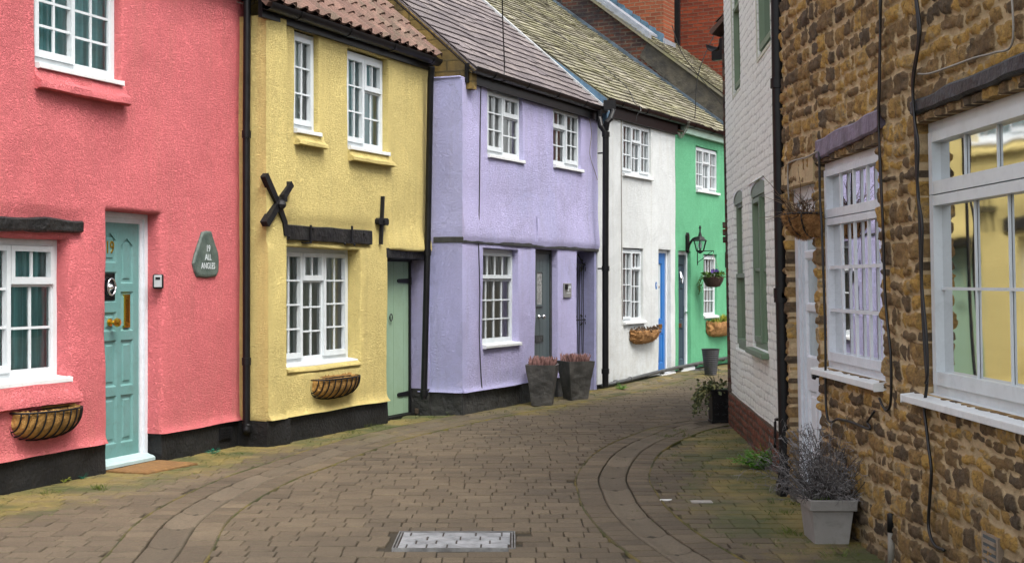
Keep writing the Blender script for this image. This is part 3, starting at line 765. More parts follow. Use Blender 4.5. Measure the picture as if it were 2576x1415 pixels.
for i,(px,py,wd,dp,lab,mt) in enumerate(((1765,1259,.12,.075,'pale oblong stopcock cover set flush in the setts right of the curved channel','sill'),(2000-325,1255.5,.085,.014,'thin white strip lying flat on the setts beside the pale stopcock cover','upvc'))):
    gx,gy=gpt(px,py); mb=MB(); 
    if i==0:
        for sx_ in (-.038,.038): xbox(mb,(gx+sx_,gy,.0),.06,dp,.0095)
        xbox(mb,(gx,gy,.0),wd+.03,dp+.02,.0065)
    else: xbox(mb,(gx,gy,.0),wd,dp,.012,.08); xbox(mb,(gx+.01,gy+.012,.0),wd*.7,dp*.6,.0095,.2)
    o=mb.build('stopcock_cover' if i==0 else 'litter',paint('cover_grey%d'%i,(.3,.28,.25) if i==0 else (.7,.7,.68),.7,.15,20,.004,60),loc=(gx,gy,0),bevel=.002); tag(o,lab,'cover' if i==0 else 'litter')

# ================================================================== helpers for houses
def opn(F,xl,xr,yb,yt,dep):
    return (F.at(xl,CY,0)[0],F.at(xr,CY,0)[0],F.at(yb[0],yb[1],-dep)[1],F.at(yt[0],yt[1],-dep)[1])
def L2(vr=True,rows=3):      # casement of two columns beside a top vent over a fixed light
    v=[(0,.5,0,1,2,rows,'s'),(.5,1,1-1/rows-.03,1,2,1,'s'),(.5,1,0,1-1/rows-.03,2,rows-1,'f')]
    return v if vr else [(1-b,1-a,c,d,e,f,k) for a,b,c,d,e,f,k in v]
def L3(rows=3,p=.35): return [(0,p,0,1,2,rows,'s'),(p,1-p,1-1/rows-.02,1,2,1,'s'),(p,1-p,0,1-1/rows-.02,2,rows-1,'f'),(1-p,1,0,1,2,rows,'s')]
def plinth(F,parent,s0,s1,z1,o,mat='plinth',name='plinth',zlow=-.1,slant=0,ops=()):
    mb=MB(); n=max(4,int((s1-s0)/.09)); m=5; vs=[];q=[]
    for i in range(n+1):
        s=s0+(s1-s0)*i/n
        for k in range(m):
            z=zlow+(z1-zlow)*k/(m-1); oo=o+.012*nz(s*3,z*5,o*9)+.006*nz(s*11,z*11)
            vs.append(F.P(s,z+(.012*nz(s*2.2,4.) if k==m-1 else 0),oo)); q.append((s,z,oo))
        vs.append(F.P(s,z1,o-.35)); q.append((s,z1,o-.35)); vs.append(F.P(s,zlow,o-.35)); q.append((s,zlow,o-.35))
    M_=m+2
    fs=[(i*M_+k,(i+1)*M_+k,(i+1)*M_+k+1,i*M_+k+1) for i in range(n) for k in range(M_-1)]+[tuple(range(M_)),tuple(n*M_+k for k in range(M_-1,-1,-1))]
    mb.add(vs,fs,0,q); ob=mb.build(name,M[mat],parent,smooth=True); md=ob.modifiers.new('EdgeSplit','EDGE_SPLIT'); md.split_angle=R(50); return ob
def beam(F,name,mat,parent,s0,s1,zb0,zt0,zb1,zt1,o0,o1,ch=.01,seed=0,amp=.008):
    mb=MB(); n=max(6,int((s1-s0)/.06)); vs=[];q=[]
    for i in range(n+1):
        f=i/n; s=s0+(s1-s0)*f; zb=zb0+(zb1-zb0)*f; zt=zt0+(zt1-zt0)*f
        a1=amp*nz(s*3+seed,1.); a2=amp*nz(s*3+seed,7.); a3=amp*nz(s*4+seed,13.)
        for (o,z) in ((o0,zb+a1),(o1-ch+a3,zb+a1),(o1+a3,zb+ch+a1),(o1+a3+.4*amp*nz(s*9,5.),(zb+zt)/2),(o1+a3,zt-ch+a2),(o1-ch+a3,zt+a2),(o0,zt+a2)):
            vs.append(F.P(s,z,o)); q.append((s,z,o))
    m=7; fs=[(i*m+k,(i+1)*m+k,(i+1)*m+(k+1)%m,i*m+(k+1)%m) for i in range(n) for k in range(m)]+[tuple(range(m)),tuple(n*m+k for k in range(m-1,-1,-1))]
    mb.add(vs,fs,0,q); return mb.build(name,mat,parent)
def shell(F,parent,s0,s1,zt,depth,mat='dark',name='rear_wall',o0=-.33):
    mb=MB(); F.box(mb,s0,s1,-.1,zt,-depth-.25,-depth); F.box(mb,s0,s0+.2,-.1,zt,-depth,o0); F.box(mb,s1-.2,s1,-.1,zt,-depth,o0)
    return mb.build(name,M[mat],parent)
def back_roof(F,parent,s0,s1,ze,oe,pitch,length,mat,name='rear_roof'):
    c,sn=math.cos(R(pitch)),math.sin(R(pitch)); zr=ze+length*sn; orr=oe-length*c; mb=MB()
    vs=[F.P(s,z,o) for s in (s0,s1) for z,o in ((zr,orr),(ze,orr-length*c),(ze-.05,orr-length*c),(zr-.05,orr))]
    mb.add(vs,[(0,4,5,1),(3,2,6,7),(0,1,2,3),(4,7,6,5),(1,5,6,2),(0,3,7,4)],.5)
    return mb.build(name,mat,parent)
M['pantile']=tile_mat('red_pantiles',(.12,.068,.052),(.195,.112,.086),(.07,.062,.04),.6,cc=(.24,.15,.115),mscale=6)
M['slate']=tile_mat('grey_lilac_slates',(.115,.098,.102),(.185,.158,.158),(.10,.088,.07),.35,cc=(.235,.20,.195),mscale=12)
M['mossy']=tile_mat('mossy_slates',(.15,.138,.104),(.28,.262,.198),(.185,.18,.08),.6,cc=(.33,.305,.245),mscale=5)
M['leaddark']=paint('dark_lead_flashing',(.045,.062,.078),.6,.4,5,.006,16,c2=(.08,.12,.16))
M['strip']=paint('pale_grey_verge',(.36,.37,.37),.6,.25,6,.004,30)
M['gable']=bricks('mossy_gable_stone',(.16,.11,.035),(.23,.155,.05),(.12,.09,.035),bw=.34,bh=.13,soot=(.05,.04,.022))
M['sootbrick']=bricks('sooty_brick',(.135,.045,.022),(.045,.026,.024),(.11,.09,.07),ms=.016,soot=(.018,.019,.024))
M['redbrick']=bricks('old_red_brick',(.26,.052,.022),(.125,.028,.017),(.15,.075,.05))
M['orangebrick']=bricks('orange_brick',(.26,.075,.035),(.15,.042,.022),(.2,.12,.075))
M['rendergrey']=paint('weathered_render',(.028,.030,.034),.9,.5,3,.03,9,c2=(.085,.075,.055))

# ================================================================== PINK COTTAGE
H=thing('cottage','pink rendered cottage with pale teal door and black base','house',FP.P(0,0,0)); F=FP
dW=.07; u=opn(F,90,305,(186,178),(186,-100),dW); u=(u[0],u[1],u[2],3.98)
dD=.15; dL,dR=F.at(270,CY,0)[0],F.at(404,CY,0)[0]; dT=F.at(340,531,0)[1]
dG=.14; gR=F.at(180,CY,0)[0]; gw=F.at(158,CY,-dG)[0]-F.at(46,CY,-dG)[0]; gz0=F.at(110,943,-dG)[1]; gz1=F.at(80,598,-dG)[1]
g_=(gR-2*gw-.06,gR,gz0,gz1)
lz0=F.at(100,584,0)[1]; lz1=F.at(100,549,0)[1]; lR=F.at(206,CY,0)[0]; lL=g_[0]-.2
ppx=F.at(611,CY,0)[0]
def pk_extra(s,z):
    b=0
    d=math.hypot(max(lL-s,s-lR-.02,0),max(lz0-z,z-lz1,0))
    b-=.03*math.exp(-(d/.06)**2)
    b+=.02*math.exp(-((s-(gR+dL)/2)/.12)**2)*sm((1.9-z)/.5)
    return b
wall(F,'wall',M['pink'],H,-1.6,ppx+.02,.245,4.26,[(u[0],u[1],u[2]-.11,u[3],dW,.03),(g_[0],g_[1],g_[2]-.12,g_[3]+.0,dG,.07),(dL,dR,-.2,dT,dD,.045)],flare=.035,seed=1,extra=pk_extra,amp=.016,step=.06)
plinth(F,H,-1.6,dL-.015,.25,-.005); plinth(F,H,dR+.015,ppx+.0,.25,-.005)
window(H,F,u,-dW-.055,[(0,.5,0,1,2,3,'s'),(.5,1,0,1,2,3,'f')],'cur_teal',bar=.02,sill=(u[0]-.0,u[1]+.0,.03),fr=.05)
ledge(F,'window_ledge',M['pink'],H,u[0]-.03,u[1]+.05,u[2]-.05,.05,.075,.13)
window(H,F,g_,-dG-.055,[(0,.5,0,1,2,3,'s'),(.5,1,.69,1,2,1,'s'),(.5,1,0,.69,2,2,'f')],'cur_teal',bar=.02,sill=(g_[0],g_[1]+.005,.005),fr=.05)
ledge(F,'window_ledge',M['pink'],H,g_[0]-.05,g_[1]+.06,g_[2]-.05,.06,.06,.12)
beam(F,'lintel_beam',M['beam'],H,lL,lR,lz0,lz1,lz0+.02,lz1+.02,-.2,.012,.015,3,.022)
# door
df=MB(); fw=.085; rframe(F,df,dL,dR,.02,dT,fw,-dD-.06,-dD+.0,.0001)
rframe(F,df,dL+.0,dR-.0,.02,dT,.045,-dD-.01,-dD+.018,.0001)
door=df.build('door_frame',M['timberwhite'],H)
lm=MB(); a,b=dL+fw,dR-fw; w=b-a
cl=(a+w*.14,a+w*.45); cr=(a+w*.55,a+w*.86)
pan=[]
for (c,zs) in ((cl,((1.71,1.96,'p'),(1.38,1.635),(1.137,1.30),(.674,1.063),(.197,.60))),(cr,((1.537,1.92,'p'),(1.137,1.47),(.674,1.063),(.197,.60)))):
    for z in zs: pan.append((c[0],c[1],z[0],z[1])+((z[2],) if len(z)>2 else ()))
M['teal']=paint('teal_door_paint',(.115,.265,.25),.42,.08,5,.0015,50,grime=.25,c2=(.13,.27,.265))
M['doorsill']=paint('pale_door_sill',(.34,.45,.45),.5,.08,8,.002,40,grime=.2)
zt=dT-fw
board(F,lm,None,a+.002,b-.002,.075,zt,-dD-.012,.045,pan)
dr=lm.build('door',M['teal'],H)
mb=MB(); F.sweep(mb,[(-dD-.02,.02),(.0-dD+.1,.02),(-dD+.1,.045),(-dD+.075,.06),(-dD+.05,.065),(-dD+.0,.085),(-dD-.02,.085)],dL+.004,dR-.004); mb.build('door_sill',M['doorsill'],H)
mb=MB(); F.box(mb,dL-.01,dR+.01,-.1,.02,-.5,-dD+.06); mb.build('threshold',M['plinth'],H)
kc=((cl[0]+cl[1])/2,1.215)
mb=MB(); lathe(mb,F.P(kc[0],kc[1],-dD-.02),[(.034,0),(.034,.012),(.014,.02),(.014,.045),(.03,.055),(.04,.075),(.034,.095),(.014,.102)],8,F.n); mb.build('door_knob',M['brass'],dr)
mb=MB(); ls=(cr[0]+.045,cr[1]-.045); F.box(mb,(cr[0]+cr[1])/2-.037,(cr[0]+cr[1])/2+.037,1.165,1.445,-dD-.03,-dD-.006); mb.build('letterbox',M['brass'],dr,bevel=.003)
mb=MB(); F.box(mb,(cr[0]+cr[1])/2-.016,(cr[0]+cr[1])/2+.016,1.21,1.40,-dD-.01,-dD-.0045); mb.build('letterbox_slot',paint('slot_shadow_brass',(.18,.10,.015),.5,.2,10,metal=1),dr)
kn=((cl[0]+cl[1])/2,1.51); M['knock']=paint('dark_chrome_plate',(.08,.08,.085),.2,.2,9,metal=1)
mb=MB(); F.box(mb,cl[0]+.014,cl[1]-.014,1.40,1.62,-dD-.03,-dD-.018); mb.build('knocker_plate',M['knock'],dr)
mb=MB(); ring=[F.P(kn[0]+.052*math.cos(k*PI/12),kn[1]+.068*math.sin(k*PI/12),-dD+.004) for k in range(25)]; tube(mb,ring,.008,8)
lathe(mb,F.P(kn[0],kn[1],-dD-.019),[(.04,0),(.04,.008),(.02,.014),(.018,.03),(.004,.036)],16,F.n); mb.build('knocker',M['chrome'],dr,smooth=True)
text_part('door_number','19',F,(cl[0]+cl[1])/2-.0,1.835,-dD-.018,.15,M['brass'],dr,.8,ext=.006)
# roof, gutter
RP=tiles(F,'roof',M['slate'],H,-1.7,ppx+.1,4.33,.14,42,4.6,.3,.2); back_roof(F,H,-1.7,ppx+.1,4.33,.14,42,4.6,M['slate']); shell(F,H,-1.6,ppx,4.25,6.6)
gutter(F,H,-1.7,ppx+.06,4.335,.09,fz=4.22)
mb=MB()
# air brick in the plinth
vs0=F.at(552,1090,0)[0]; F.box(mb,vs0,vs0+.2,.09,.2,-.03,.012)
for r in range(4):
    for k in range(7): F.box(mb,vs0+.012+k*.026,vs0+.03+k*.026,.102+r*.024,.118+r*.024,.012,.017)
mb.build('air_brick',M['iron'],H)
mb=MB(); tube(mb,[F.P(*F.at(595,2,.02),.02),F.P(*F.at(615,8,.06),.06),F.P(*F.at(635,8,.05),.05),F.P(*F.at(641,0,.05),.05)],.004,6); mb.build('cable',M['cablegrey'],H)

# ================================================================== YELLOW COTTAGE
H=thing('cottage','yellow rendered cottage with black timber lintels and red pantile roof','house',FY.P(0,0,0)); F=FY; YH=H
sEnd=3.40
d1=.07; w1=opn(F,741,804,(765,326),(765,84),d1); w2=opn(F,876,976,(925,373),(925,140),d1)
d2=.16; w3=opn(F,721,908,(800,904),(800,622),d2)
aL=F.at(976,CY,0)[0]; aT=F.at(1010,628,0)[1]
bz=(F.at(720,599,0)[1],F.at(715,561,0)[1],F.at(930,612,0)[1],F.at(933,577,0)[1]); bs=(F.at(707,CY,0)[0],F.at(934,CY,0)[0])
pierR=F.at(710,CY,0)[0]
def yx(s,z):
    b=0
    if z<2.0: b+=.035*(1-sm((s-pierR+.02)/.03))*sm((2.0-z)/.15)
    d=math.hypot(max(bs[0]-s,s-bs[1],0),max(bz[0]-z,z-bz[3]-.02,0)); b-=.03*math.exp(-(d/.05)**2)
    b+=.04*sm((aL-s+.25)/.25)*sm((s-w3[1]-.02)/.1)*0
    if z>aT and s>aL: b+=.05*(1-sm((z-aT)/.35))*sm((s-aL)/.08)
    return b
wtop=4.06
wall(F,'wall',M['yellow'],H,0,sEnd,.25,wtop,[(w1[0],w1[1],w1[2]-.1,w1[3]+.02,d1,.018),(w2[0],w2[1],w2[2]-.1,w2[3]+.02,d1,.018),(w3[0],w3[1],w3[2]-.09,w3[3],d2,.03),(aL,sEnd+.4,-.2,aT,.24,.035)],flare=.045,seed=2,extra=yx,amp=.013,fade=(1,0),step=.06)
plinth(F,H,pierR,aL-.005,.26,-.0); plinth(F,H,-.02,pierR-.002,.23,.035)
FYr=Fa(FP.P(ppx-.03,0,0)[:2],(FY.P(0,0,0)[0]-FP.P(ppx-.03,0,0)[0],FY.P(0,0,0)[1]-FP.P(ppx-.03,0,0)[1]),(0,-1)); dd=FYr.d; FYr.n=Vector((dd.y,-dd.x,0))
rl=(Vector(FY.P(0,0,0))-Vector(FP.P(ppx-.03,0,0))).length
wall(FYr,'return_wall',M['yellow'],H,0,rl+.012,.2,wtop,[],seed=5,amp=.008,fade=(1,1)); plinth(FYr,H,0,rl+.03,.24,.012)
window(H,F,w1,-d1-.055,[(0,1,0,1,2,3,'s')],'cur_grey',sill=(w1[0]-.0,w1[1],.03))
window(H,F,w2,-d1-.055,L2(),'cur_teal',sill=(w2[0],w2[1],.03))
window(H,F,w3,-d2-.055,L3(4,.35),'cur_grey',sill=(w3[0],w3[1]+.0,-d2+.12))
for w in (w1,w2): ledge(F,'window_ledge',M['yellow'],H,w[0]+.0,w[1]+.06,w[2]-.045,.03,.07,.11)
ledge(F,'window_ledge',M['yellow'],H,w3[0]+.003,w3[1]-.01,w3[2]-.045,.04,-.005,.05)
BM=beam(F,'lintel_beam',M['beam'],H,bs[0],bs[1],bz[0],bz[1],bz[2],bz[3],-.2,.014,.008,5,.006)
for px,lng in ((776,.0),(880,.0)):
    mb=MB(); s=F.at(px,CY,0)[0]; zz=F.at(px,606,0)[1]; F.box(mb,s-.012,s+.012,zz,zz+.17,.02,.034); F.box(mb,s-.10,s+.012,zz-.012,zz-.0,-.02,.034); mb.build('strap',M['iron'],BM)
for px,py in ((728,592),(788,571),(868,609),(892,612),(916,585)):
    s,z=F.at(px,py,.02); mb=MB(); lathe(mb,F.P(s,z,.012),[(.014,0),(.013,.014),(.004,.02)],8,F.n); mb.build('bolt',M['iron'],BM)
mb=MB(); F.box(mb,w3[0]+.005,w3[1]-.005,w3[3]-.0,w3[3]+.07,-d2-.02,-d2+.03); mb.build('window_head',M['timberwhite'],H)
# wall ties
def flat_bar(mb,F,pts,w,o,th=.012):
    P=[Vector(F.at(*p)) for p in pts]
    for i in range(len(P)-1):
        d=(P[i+1]-P[i]).normalized(); nn=Vector((-d.y,d.x))*w/2; e=d*.004
        F.prism(mb,[tuple(P[i]-nn-e),tuple(P[i+1]-nn+e),tuple(P[i+1]+nn+e),tuple(P[i]+nn-e)],o[0],o[1]+i*.0008)
tie=MB(); flat_bar(tie,F,[(659,438),(688,505),(706,556),(709,588)],.062,(0,.055)); flat_bar(tie,F,[(720,460),(658,560)],.062,(.0,.072))
s,z=F.at(690,512); lathe(tie,F.P(s,z,.07),[(.05,0),(.05,.02),(.03,.045),(.01,.06)],8,F.n); s,z=F.at(697,500); F.box(tie,s-.03,s+.02,z-.02,z+.05,.05,.105)
tie.build('wall_tie',M['iron'],H,bevel=.003)
tie=MB(); flat_bar(tie,F,[(959.5,492),(957,552),(954.5,610)],.026,(0,.035)); s,z=F.at(956.5,553.5); F.prism(tie,[(s-.115,z-.02),(s-.095,z-.035),(s+.095,z-.04),(s+.115,z-.02),(s+.115,z+.02),(s+.09,z+.035),(s-.09,z+.032),(s-.115,z+.015)],0,.045); F.box(tie,s-.02,s+.04,z-.02,z+.015,.04,.07)
tie.build('wall_tie',M['iron'],H,bevel=.002)
# alley doorway
za=F.at(1010,641,.0)[1]; beam(F,'alley_lintel',M['beam'],H,aL-.04,sEnd-.04,aT-.085,aT+.03,aT-.09,aT+.015,-.3,.008,.01,9,.012)
M['sage']=paint('sage_green_door_paint',(.255,.375,.25),.5,.07,6,.0015,50,grime=.1,c2=(.26,.385,.27))
od=-.22
aD0=F.at(978,CY,od)[0]-.25; aD1=F.at(1027,CY,od)[0]; aH=F.at(1005,655,od)[1]
mb=MB(); n=6
for k in range(n):
    a=aD0+(aD1-aD0)*k/n; b=aD0+(aD1-aD0)*(k+1)/n; F.box(mb,a+.0015,b-.0015,.03,aH,od-.03,od+.0015*(k%2)); 
F.box(mb,aD0,aD1,.031,aH-.001,od-.045,od-.004)
ad=mb.build('alley_door',M['sage'],H)
mb=MB(); F.box(mb,aD0-.05,aD1+.03,aH,aT,od-.05,od+.03); F.box(mb,aD1+.004,aD1+.035,.0,aH,od-.05,od+.02); mb.build('alley_door_frame',M['iron'],H)
for py in (703,985):
    s1_,z_=F.at(1027,py,od); mb=MB(); F.prism(mb,[(s1_-.28,z_-.012),(s1_-.25,z_-.022),(s1_+.0,z_-.028),(s1_+.0,z_+.028),(s1_-.25,z_+.022),(s1_-.28,z_+.012)],od-.002,od+.012); lathe(mb,F.P(s1_+.012,z_-.045,od+.02),[(.016,0),(.016,.09)],8); mb.build('hinge',M['iron'],ad)
s_,z_=F.at(980,795,od); mb=MB(); tube(mb,[F.P(s_+.03*math.sin(k*PI/8),z_+.04*math.cos(k*PI/8),od+.02) for k in range(17)],.006,6); mb.build('ring_handle',M['iron'],ad)
mb=MB(); F.box(mb,aL-.3,sEnd+.3,-.1,.02,-.6,od+.05); mb.build('alley_threshold',M['plinth'],H)
# roof, gutter, pipes
YR=pantiles(F,'roof',M['pantile'],H,-.12,sEnd+.05,4.16,.13,43,4.5); back_roof(F,H,-.12,sEnd+.05,4.16,.13,43,4.5,M['pantile']); shell(F,H,-.0,sEnd-.2,4.05,6.3)
gutter(F,H,-.1,sEnd+.06,4.15,.085,fz=4.02,fo=.01)
PX,PY=(lambda v:(v[0]+.035,v[1]-.09))(FP.P(ppx-.02,0,.0))
pc=lambda px,py,Y:((px-CX)/FOC*Y,Y,EYE-(py-CY)/FOC*Y)
Yp=12.72
downpipe(H,[pc(622,-20,Yp),pc(620,335,Yp),pc(620,700,Yp),pc(620,1075,Yp)],.036,[pc(620,335,Yp),pc(620,905,Yp),pc(620,1068,Yp)])
mb=MB(); p=pc(621,1062,Yp); tube(mb,[p,(p[0],p[1],p[2]-.04),(p[0]+.005,p[1]-.05,p[2]-.075)],[.045,.045,.04],14); mb.build('drainpipe_shoe',M['black'],H,smooth=True)
for py in (336,915): mb=MB(); p=pc(608,py,Yp); tube(mb,[(p[0]-.02,p[1]+.12,p[2]),(p[0]+.04,p[1],p[2])],.012,6); mb.build('pipe_bracket',M['black'],H)
Yq=15.66
downpipe(H,[pc(1086,165,Yq-.05),pc(1083,200,Yq),pc(1076,600,Yq),pc(1066,1000,Yq)],.037,[pc(1075,632,Yq),pc(1067,985,Yq)])

# ================================================================== LILAC COTTAGE
H=thing('cottage','lilac rendered cottage with slate roof and dark door behind two planters','house',FL.P(0,0,0)); F=FL
sE=F.at(1505,CY,0)[0]; sE2=min(sE,4.25)
dl=.05; w1=opn(F,1226,1315,(1265,392),(1265,229),dl); w2=opn(F,1392,1463,(1428,418),(1428,273),dl)
d2=.09; w3=opn(F,1215,1305,(1252,858),(1252,624),d2)
dL,dR=F.at(1346,CY,0)[0],F.at(1404,CY,0)[0]; dT=F.at(1375,624,0)[1]; gL=F.at(1451,CY,0)[0]; gT=F.at(1475,628,0)[1]
bz=(F.at(1163,607,0)[1],F.at(1163,593,0)[1],F.at(1502,630,0)[1],F.at(1502,616,0)[1])
def beamz(s): return (bz[0]+bz[1]+ (bz[2]+bz[3]-bz[0]-bz[1])*s/sE2)/2
def lx(s,z):
    zb=beamz(s); return .03*sm((z-zb+.02)/.05)*(1-sm((z-zb-.02)/.5)) if z>zb-.05 else 0
wall(F,'wall',M['lilac'],H,0,sE2,.265,3.93,[(*w1[:2],w1[2]-.012,w1[3]+.02,dl,.012),(*w2[:2],w2[2]-.012,w2[3]+.02,dl,.012),(*w3[:2],w3[2]-.012,w3[3],d2,.012),(dL,dR,-.2,dT,.16,.012),(gL,sE2+.4,-.2,gT,.35,.012)],flare=.04,seed=3,extra=lx,amp=.010,fade=(1,0),step=.065)
plinth(F,H,0,dL-.01,.27,-.01,'plinth_grey'); plinth(F,H,dR+.01,gL-.005,.27,-.01,'plinth_grey')
jx=(-.985,15.85); FLr=Fa(jx,(-.576-jx[0],15.68-jx[1]),(-.3,-1)); FLr.n=Vector((FLr.d.y,-FLr.d.x,0)); rl=math.hypot(-.576-jx[0],15.68-jx[1])
wall(FLr,'return_wall',M['lilac_shaded'],H,-.12,rl,.265,3.92,[],seed=8,amp=.008,flare=.035,fade=(0,1)); plinth(FLr,H,-.1,rl+.0,.265,-.005,'plinth_grey')
mb=MB(); FLr.box(mb,-.12,rl-.02,3.92,3.945,-.25,.015); mb.build('coping',M['lilac_shaded'],H,bevel=.01)
# lilac jamb beyond the alley door, facing the lane
FLj=Fa((jx[0]-.10,jx[1]+.03),(FLr.d.x,FLr.d.y),(FLr.n.x,FLr.n.y))
wall(FLj,'alley_jamb',M['lilac'],H,-.25,.12,.3,1.95,[],seed=12,amp=.006,fade=(0,0)); plinth(FLj,H,-.28,.13,.3,.01,'plinth_grey')
window(H,F,w1,-dl-.055,L2(),'cur_tan',sill=(w1[0],w1[1]+.01,.035))
window(H,F,w2,-dl-.055,L2(False),'cur_tan',sill=(w2[0],w2[1]+.015,.035))
window(H,F,w3,-d2-.055,[(0,1,.70,1,4,1,'s'),(0,1,0,.69,4,3,'f')],'cur_tan',sill=(w3[0]+.002,w3[1]+.01,.04),sw=.035)
beam(F,'band_beam',M['beamgrey'],H,-.004,sE2-.0,bz[0],bz[1],bz[2],bz[3],-.25,.016,.006,2,.006)
z0b,z1b=FLr.at(1130,607,0)[1],FLr.at(1130,592,0)[1]; beam(FLr,'band_beam',M['beamgrey'],H,.075,rl+.012,z0b,z1b,z0b,z1b,-.1,.012,.006,4,.004)
# door
od=-.10
M['slate_paint']=paint('slate_grey_door_paint',(.062,.085,.088),.45,.08,6,.0015,60)
mb=MB(); rframe(F,mb,dL,dR,.0,dT,.055,od-.07,od+.01,.0001); mb.build('door_frame',M['beamgrey'],H)
mb=MB(); gl=MB(); a,b=dL+.055,dR-.055; n=6
zq=(F.at(1355,762,od)[1],F.at(1355,682,od)[1]); gc=(a+b)/2-.03
for k in range(n):
    x0=a+(b-a)*k/n; x1=a+(b-a)*(k+1)/n; F.box(mb,x0+.002,x1-.002,.05,dT-.057,od-.045,od-.006)
F.box(mb,a,b,.05,dT-.056,od-.05,od-.012)
rframe(F,mb,gc-.12,gc+.12,zq[0]-.03,zq[1]+.03,.03,od-.01,od+.012)
rframe(F,mb,a+.005,b-.005,.05,dT-.06,.07,od-.01,od-.002)
dr=mb.build('door',M['slate_paint'],H)
gl=MB(); F.box(gl,gc-.09,gc+.09,zq[0],zq[1],od-.004,od+.002); gl.build('door_pane',paint('leaded_obscure_glass',(.2,.22,.22),.15,.5,22,c2=(.4,.42,.42)),dr)
mb=MB(); s_,z_=F.at(1356,793,od); lathe(mb,F.P(gc+.0,z_,od-.006),[(.03,0),(.03,.01),(.011,.016),(.011,.05),(.028,.058),(.036,.075),(.026,.092),(.01,.096)],12,F.n); mb.build('door_knob',M['chrome'],dr,smooth=True)
mb=MB(); z_=F.at(1356,848,od)[1]; rframe(F,mb,gc-.13,gc+.13,z_-.045,z_+.045,.014,od-.006,od+.006); F.box(mb,gc-.115,gc+.115,z_-.03,z_+.03,od-.006,od+.0015); mb.build('letterbox',M['beamgrey'],dr)
mb=MB(); F.box(mb,dL-.01,dR+.01,-.1,.05,-.5,od+.04); mb.build('threshold',M['plinth_grey'],H)
# alley behind the iron gate
FA=Fa(F.P(gL-.02,0,-.05)[:2],(-F.n.x,-F.n.y),(F.d.x,F.d.y))
mb=MB(); FA.box(mb,.3,5,-.05,2.6,-.2,0); mb.build('alley_wall',M['lilac'],H)
mb=MB(); F.box(mb,sE2-.09,sE2+.01,0,gT,-5,-.02); mb.build('alley_wall',M['lilac_shaded'],H)
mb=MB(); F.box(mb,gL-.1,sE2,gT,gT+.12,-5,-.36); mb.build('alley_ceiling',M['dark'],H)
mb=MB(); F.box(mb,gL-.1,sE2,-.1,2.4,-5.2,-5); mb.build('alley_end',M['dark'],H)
# roof + gutter
LR=tiles(F,'roof',M['slate'],H,.10,sE2+.02,4.02,.14,41,4.8,.25,.17,th=.011,gap=.011); back_roof(F,H,.10,sE2+.02,4.02,.14,41,4.8,M['slate']); shell(F,H,.1,sE2,3.9,6.5)
gutter(F,H,.06,sE2+.0,4.05,.10,fz=3.87,fo=.02)
Fg=Fa(F.P(.09,0,.08)[:2],(-F.n.x,-F.n.y),(-F.d.x,-F.d.y))
mb=MB(); tg=math.tan(R(41)); Fg.prism(mb,[(0.0,3.80),(0,4.0),(3.7,4.0+3.7*tg),(7.4,4.0),(7.4,2.5),(.4,2.5),(.4,3.8)],-.12,.0); mb.build('gable_wall',M['gable'],H)
mb=MB(); Fg.prism(mb,[(-.04,4.0),(3.7,4.03+3.7*tg),(3.7,4.05+3.7*tg),(-.04,4.015)],-.1,.006); mb.build('verge',M['gable'],H)
# cables on the face
mb=MB(); tube(mb,smooth_path([F.P(*F.at(px,py,.014),.014) for px,py in ((1210,205),(1208,330),(1206,500),(1204,600),(1207,720),(1206,830),(1209,920),(1213,980))],6),.006,6); mb.build('cable',M['cable'],H)
mb=MB(); tube(mb,smooth_path([F.P(*F.at(px,py,.012),.012) for px,py in ((1480,285),(1488,330),(1484,385),(1497,430),(1503,450))],6),.004,6); mb.build('cable',M['cablegrey'],H)
mb=MB(); tube(mb,[F.P(*F.at(px,py,.03),.03) for px,py in ((1351,542),(1352,575),(1350,607))],.008,6); mb.build('conduit',M['lilac'],H)

# ================================================================== WHITE AND GREEN COTTAGES (one terrace)
F=FW
sB=F.at(1698.5,CY,0)[0]; sEw=5.82
H=thing('cottage','white rendered cottage with bright blue door at the end of the lilac row','house',F.P(0,0,0)); WH=H
dw=.03; w1=opn(F,1565,1637,(1600,438),(1600,312),dw); d2=.045; w2=opn(F,1567,1618,(1592,803),(1592,624),d2)
dL,dR=F.at(1656.5,CY,0)[0],F.at(1688,CY,0)[0]; dT=F.at(1672,625,0)[1]
zb=.07
wall(F,'wall',M['white'],H,-.02,sB,zb,4.02,[(*w1[:2],w1[2]-.01,w1[3]+.01,dw,.008),(*w2[:2],w2[2]-.01,w2[3]+.015,d2,.008),(dL,dR,-.2,dT,.09,.01)],seed=4,amp=.008,fade=(1,0),step=.07)
window(H,F,w1,-dw-.055,L3(3,.34),'cur_net',sill=(w1[0],w1[1]+.03,.04),fr=.035,sw=.03,bar=.016)
window(H,F,w2,-d2-.055,[(0,.5,0,1,2,4,'s'),(.5,1,.73,1,2,1,'s'),(.5,1,0,.73,2,3,'f')],'cur_net',sill=(w2[0],w2[1]+.04,.04),fr=.03,sw=.028,bar=.016)
M['blue']=paint('blue_door_paint',(.010,.115,.36),.4,.08,5)
mb=MB(); rframe(F,mb,dL,dR,.08,dT,.05,-.15,-.07,.0001); mb.build('door_frame',M['timberwhite'],H)
mb=MB(); gl=MB(); a,b=dL+.05,dR-.05; w=b-a
board(F,mb,gl,a,b,.10,dT-.05,-.09,.045,[(a+w*.34,a+w*.72,.95,1.85,'g'),(a+w*.16,a+w*.46,.24,.72),(a+w*.54,a+w*.84,.24,.72)])
dr=mb.build('door',M['blue'],H); gl.build('door_pane',paint('frosted_door_glass',(.42,.48,.5),.15,.1,6),dr)
mb=MB(); F.box(mb,a+w*.3,a+w*.7,.80,.87,-.09,-.08); mb.build('letterbox',M['brass'],dr)
